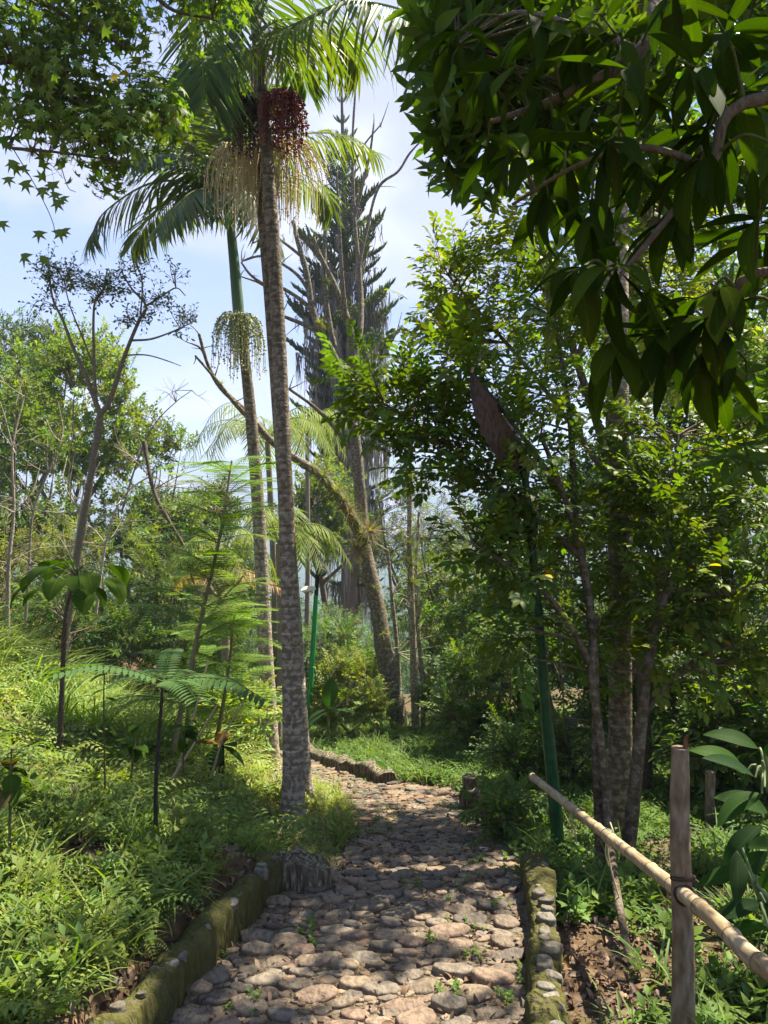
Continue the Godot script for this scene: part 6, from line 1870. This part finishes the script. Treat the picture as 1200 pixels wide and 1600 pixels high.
		for k in 14:
			var at: Vector3 = (e[1] as Array)[rng.randi_range(1, e[1].size() - 1)]
			var d := (rdir() * Vector3(1, .7, 1) + Vector3(0, .5, 0)).normalized() * rf(.3, 1.0)
			var q := limb(sb, [at, at + d * .5 + rdir() * .12, at + d], .009, .003, 4, e[3], 3)
			for j in 2:
				var f := (d.normalized() + rdir() * .8).normalized() * rf(.15, .4)
				limb(sb, [q[3], q[3] + f * .5 + rdir() * .03, q[3] + f], .004, .002, 3, e[3], 2)
		obj("twigs", sb.mesh(), M.bark, so).set_meta("kind", "stuff")
	# far trees down the slope, beyond what stands out singly
	var xs := []
	var cs := []
	for k in 6000:
		var d := 38.0 + 420.0 * pow(rf(0, 1), 2.2)
		var x := rf(-.75, .75) * d
		if x / d > -0.16 and x / d < 0.02 and d < 120.0 and rf(0, 1) < .5: continue
		var s := rf(3.0, 6.5)
		var hgt := rf(2.0, 6.0)
		for j in 5:
			xs.append(Transform3D(basis_leaf(rdir(), Vector3.UP, d * rf(.03, .05)), Vector3(x, ground_y(x, -d), -d) + Vector3(rf(-1, 1) * s * .5, hgt * rf(.3, 1.2), rf(-1, 1) * s * .5)))
			cs.append(tone(Color(.065, .105, .045), .3))
	tag(many("far_woods", K.clump.mesh, M.dull_leaf, xs, cs), "far wooded slope falling away to the valley", "woods")
	# a young banana leaf at the bend
	var foot := Vector3(-0.914, -2.006, -12)
	foot.y = ground_y(foot.x, foot.z)
	var o := thing("banana_plant", "young banana plant with one broad upright leaf at the bend", "plant", foot)
	var lm := MB.new()
	leaf(lm, Transform3D(), 0.52, 0.26, Color(1, 1, 1), 8, .15, .5, .5)
	var m := tinted("ginger_leaf", Color(.10, .2, .03))
	var b := MB.new()
	limb(b, [foot, foot.lerp(Vector3(-0.904, -1.486, -12), .6), Vector3(-0.904, -1.538, -12)], .03, .012, 7, Color(.12, .17, .06), 3)
	obj("stem", b.mesh(), M.plain, o)
	big_leaf_part(o, lm.mesh(), m, Vector3(-0.904, -1.569, -12), Vector3(0.1, 1, .1), 1.0, Vector3(0, .1, 1))
	big_leaf_part(o, lm.mesh(), tinted("ginger_leaf", Color(.07, .13, .05)), Vector3(-0.904, -1.569, -12), Vector3(-.7, -.2, .5), .9)
	big_leaf_part(o, lm.mesh(), tinted("ginger_leaf", Color(.07, .13, .05)), Vector3(-0.904, -1.569, -12), Vector3(.8, .1, .1), .9)
	# a small banana-like plant left of the palms
	foot = Vector3(-1.457, -0.741, -6.6)
	foot.y = ground_y(foot.x, foot.z)
	o = thing("banana_plant", "low banana plant with orange withered leaves left of the palms", "plant", foot)
	b = MB.new()
	var tip := Vector3(-1.445, -0.455, -6.6)
	limb(b, [foot, foot.lerp(tip, .5), tip], .035, .02, 8, Color(.09, .07, .045), 3)
	obj("stem", b.mesh(), M.bark, o)
	for k in 7:
		var az: float = TAU * k / 7.0
		var c := Color(.14, .23, .07) if k != 3 and k != 5 else Color(.40, .20, .06)
		big_leaf_part(o, lm.mesh(), tinted("ginger_leaf", c), tip, Vector3(cos(az), .5 if k % 2 else -.5, sin(az)), .52)

# ---------------------------------------------------------------- grass, weeds and litter
func build_ground_cover() -> void:
	rng.seed = 161
	var sets := {}
	for n in ["weed", "weed_leafy", "weed_narrow", "weed_broad", "grass", "tall_grass", "fern"]:
		sets[n] = [[], []]
	var put := func(n: String, x: float, d: float, s: float, c: Color):
		if d > 4.9 and d < 6.6 and absf(x + 0.125 * d) < .34: s *= .42
		if d > 7.2 and d < 9.6 and absf(x + 0.152 * d) < .28: s *= .5
		if n.begins_with("weed"): s *= .82
		if d < 4.2 and (n == "weed_narrow" or n == "fern"): s *= .62
		var lean := Vector3(rf(-.25, .25), 1, rf(-.25, .25))
		sets[n][0].append(Transform3D(basis_y(lean, rf(0, TAU), s), Vector3(x, ground_y(x, -d) - .01, -d)))
		sets[n][1].append(tone(c, .28))
	var tries := 0
	var count := 0
	while count < 36000 and tries < 160000:
		tries += 1
		var d := 1.3 + 15.0 * pow(rf(0, 1), 1.35)
		var x := rf(-1, 1) * (d * .56 + 1.3)
		if on_path(x, d, 0.10): continue
		if d > 7.9 and d < 11.6 and x > .3 - (d - 7.9) * .62 - .5 and x < .3 - (d - 8.4) * .55 + .05: continue
		var c := interp(d, PATH_C); var w := interp(d, PATH_W)
		var left := c - w - x
		var right := x - c - w
		var patch := bumps.get_noise_2d(x * 22.0, d * 22.0)
		if left > 0.0:
			if patch < -0.15 and d < 5.0: continue
			if d < 4.6 and left < 0.17: continue
			if d > 7.0 and d < 12.5 and left < .9 and rf(0, 1) < .6: continue
			var lush := Color(.125, .18, .038) if d < 5.5 else Color(.19, .235, .055)
			var r := rf(0, 1)
			if d > 6.5 and left > 1.5 and r < 0.14: put.call("tall_grass", x, d, rf(.5, 1.0), Color(.15, .22, .055))
			elif r < .16: put.call("grass", x, d, rf(.5, 1.2), lush)
			elif r < .19: put.call("weed_narrow", x, d, rf(.6, 1.1), Color(.24, .19, .11))
			elif r < .205 and d > 4.4: put.call("tall_grass", x, d, rf(.3, .6), Color(.26, .22, .12))
			elif r < .28: put.call("weed", x, d, rf(.6, 1.15), lush)
			elif r < .52: put.call("weed_leafy", x, d, rf(.5, 1.1), lush)
			elif r < .64: put.call("weed_narrow", x, d, rf(.5, 1.0), lush)
			elif r < .97: put.call("weed_broad", x, d, rf(.7, 1.4), lush)
			else: put.call("fern", x, d, rf(.45, .85), lush)
		else:
			if d < 5.0 and (patch < 0.08 or right < .22) and rf(0, 1) < .9: continue
			if d < 7.0 and patch < -.1: continue
			var lush := Color(.09, .15, .03)
			var r := rf(0, 1)
			if d > 8.0 and r < .05: put.call("tall_grass", x, d, rf(.3, .6), Color(.12, .18, .05))
			elif r < .08: put.call("grass", x, d, rf(.6, 1.2), lush)
			elif r < .24: put.call("weed", x, d, rf(.6, 1.2), lush)
			elif r < .42: put.call("weed_leafy", x, d, rf(.6, 1.3), lush)
			elif r < .58: put.call("weed_narrow", x, d, rf(.5, 1.0), lush)
			elif r < .98: put.call("weed_broad", x, d, rf(.7, 1.5), lush)
			else: put.call("fern", x, d, rf(.4, .7), lush)
		count += 1
	# long grass along the top of the bank, and bright tufts round the palms' feet
	for k in 800:
		var d := rf(7.5, 11.5)
		var x := -d * rf(.20, .56)
		put.call("tall_grass", x, d, rf(.4, .9), Color(.19, .25, .07))
	for k in 420:
		var d := rf(4.7, 8.0)
		var c := interp(d, PATH_C) - interp(d, PATH_W)
		var x := c - .05 - .7 * pow(rf(0, 1), 1.4)
		put.call("grass", x, d, rf(.5, 1.0) if d < 6.4 else rf(.25, .55), Color(.15, .21, .05))
	for k in 240:
		var d := rf(4.9, 9.5)
		var c := interp(d, PATH_C) + interp(d, PATH_W)
		if d < 8.0: put.call("weed_broad", c + rf(-.08, .35), d, rf(.8, 1.4), Color(.085, .15, .035))
	var labels := {"weed_leafy": "leafy broad bladed weeds covering the banks", "weed": "small upright leafy weeds covering the banks", "weed_narrow": "narrow leaved weeds covering the banks", "weed_broad": "low round leaved ground cover on the banks", "grass": "tufts of short grass beside the path", "tall_grass": "tall bright grass along the left bank", "fern": "ferns scattered over the banks"}
	for n in sets:
		tag(many({"weed": "weeds", "weed_leafy": "leafy_weeds", "weed_narrow": "narrow_weeds", "weed_broad": "ground_cover", "grass": "grass", "tall_grass": "tall_grass", "fern": "ferns"}[n], K[n].mesh, M.leaf, sets[n][0], sets[n][1]), labels[n], "undergrowth")
	# fallen leaves on the ground
	var xs := []
	var cs := []
	for k in 46000:
		var d := 1.3 + 8.0 * pow(rf(0, 1), 1.3)
		var x := rf(-1, 1) * (d * .56 + 1.2)
		if on_path(x, d, 0.02): continue
		var s := rf(.25, .8)
		xs.append(Transform3D(Basis(Vector3(0, 1, 0), rf(0, TAU)) * Basis(Vector3(1, 0, 0), -PI / 2 + rf(-.6, .6)) * Basis(Vector3(0, 1, 0), rf(-.7, .7)).scaled(Vector3(s, s, s)), Vector3(x, ground_y(x, -d) + .012 + rf(0, .02), -d)))
		cs.append(tone([Color(.15, .10, .07), Color(.11, .08, .06), Color(.21, .16, .115), Color(.17, .12, .095)][k % 4], .3))
	tag(many("leaf_litter", K.fallen.mesh, M.dry_leaf, xs, cs), "brown leaf litter strewn over the banks", "leaf litter")
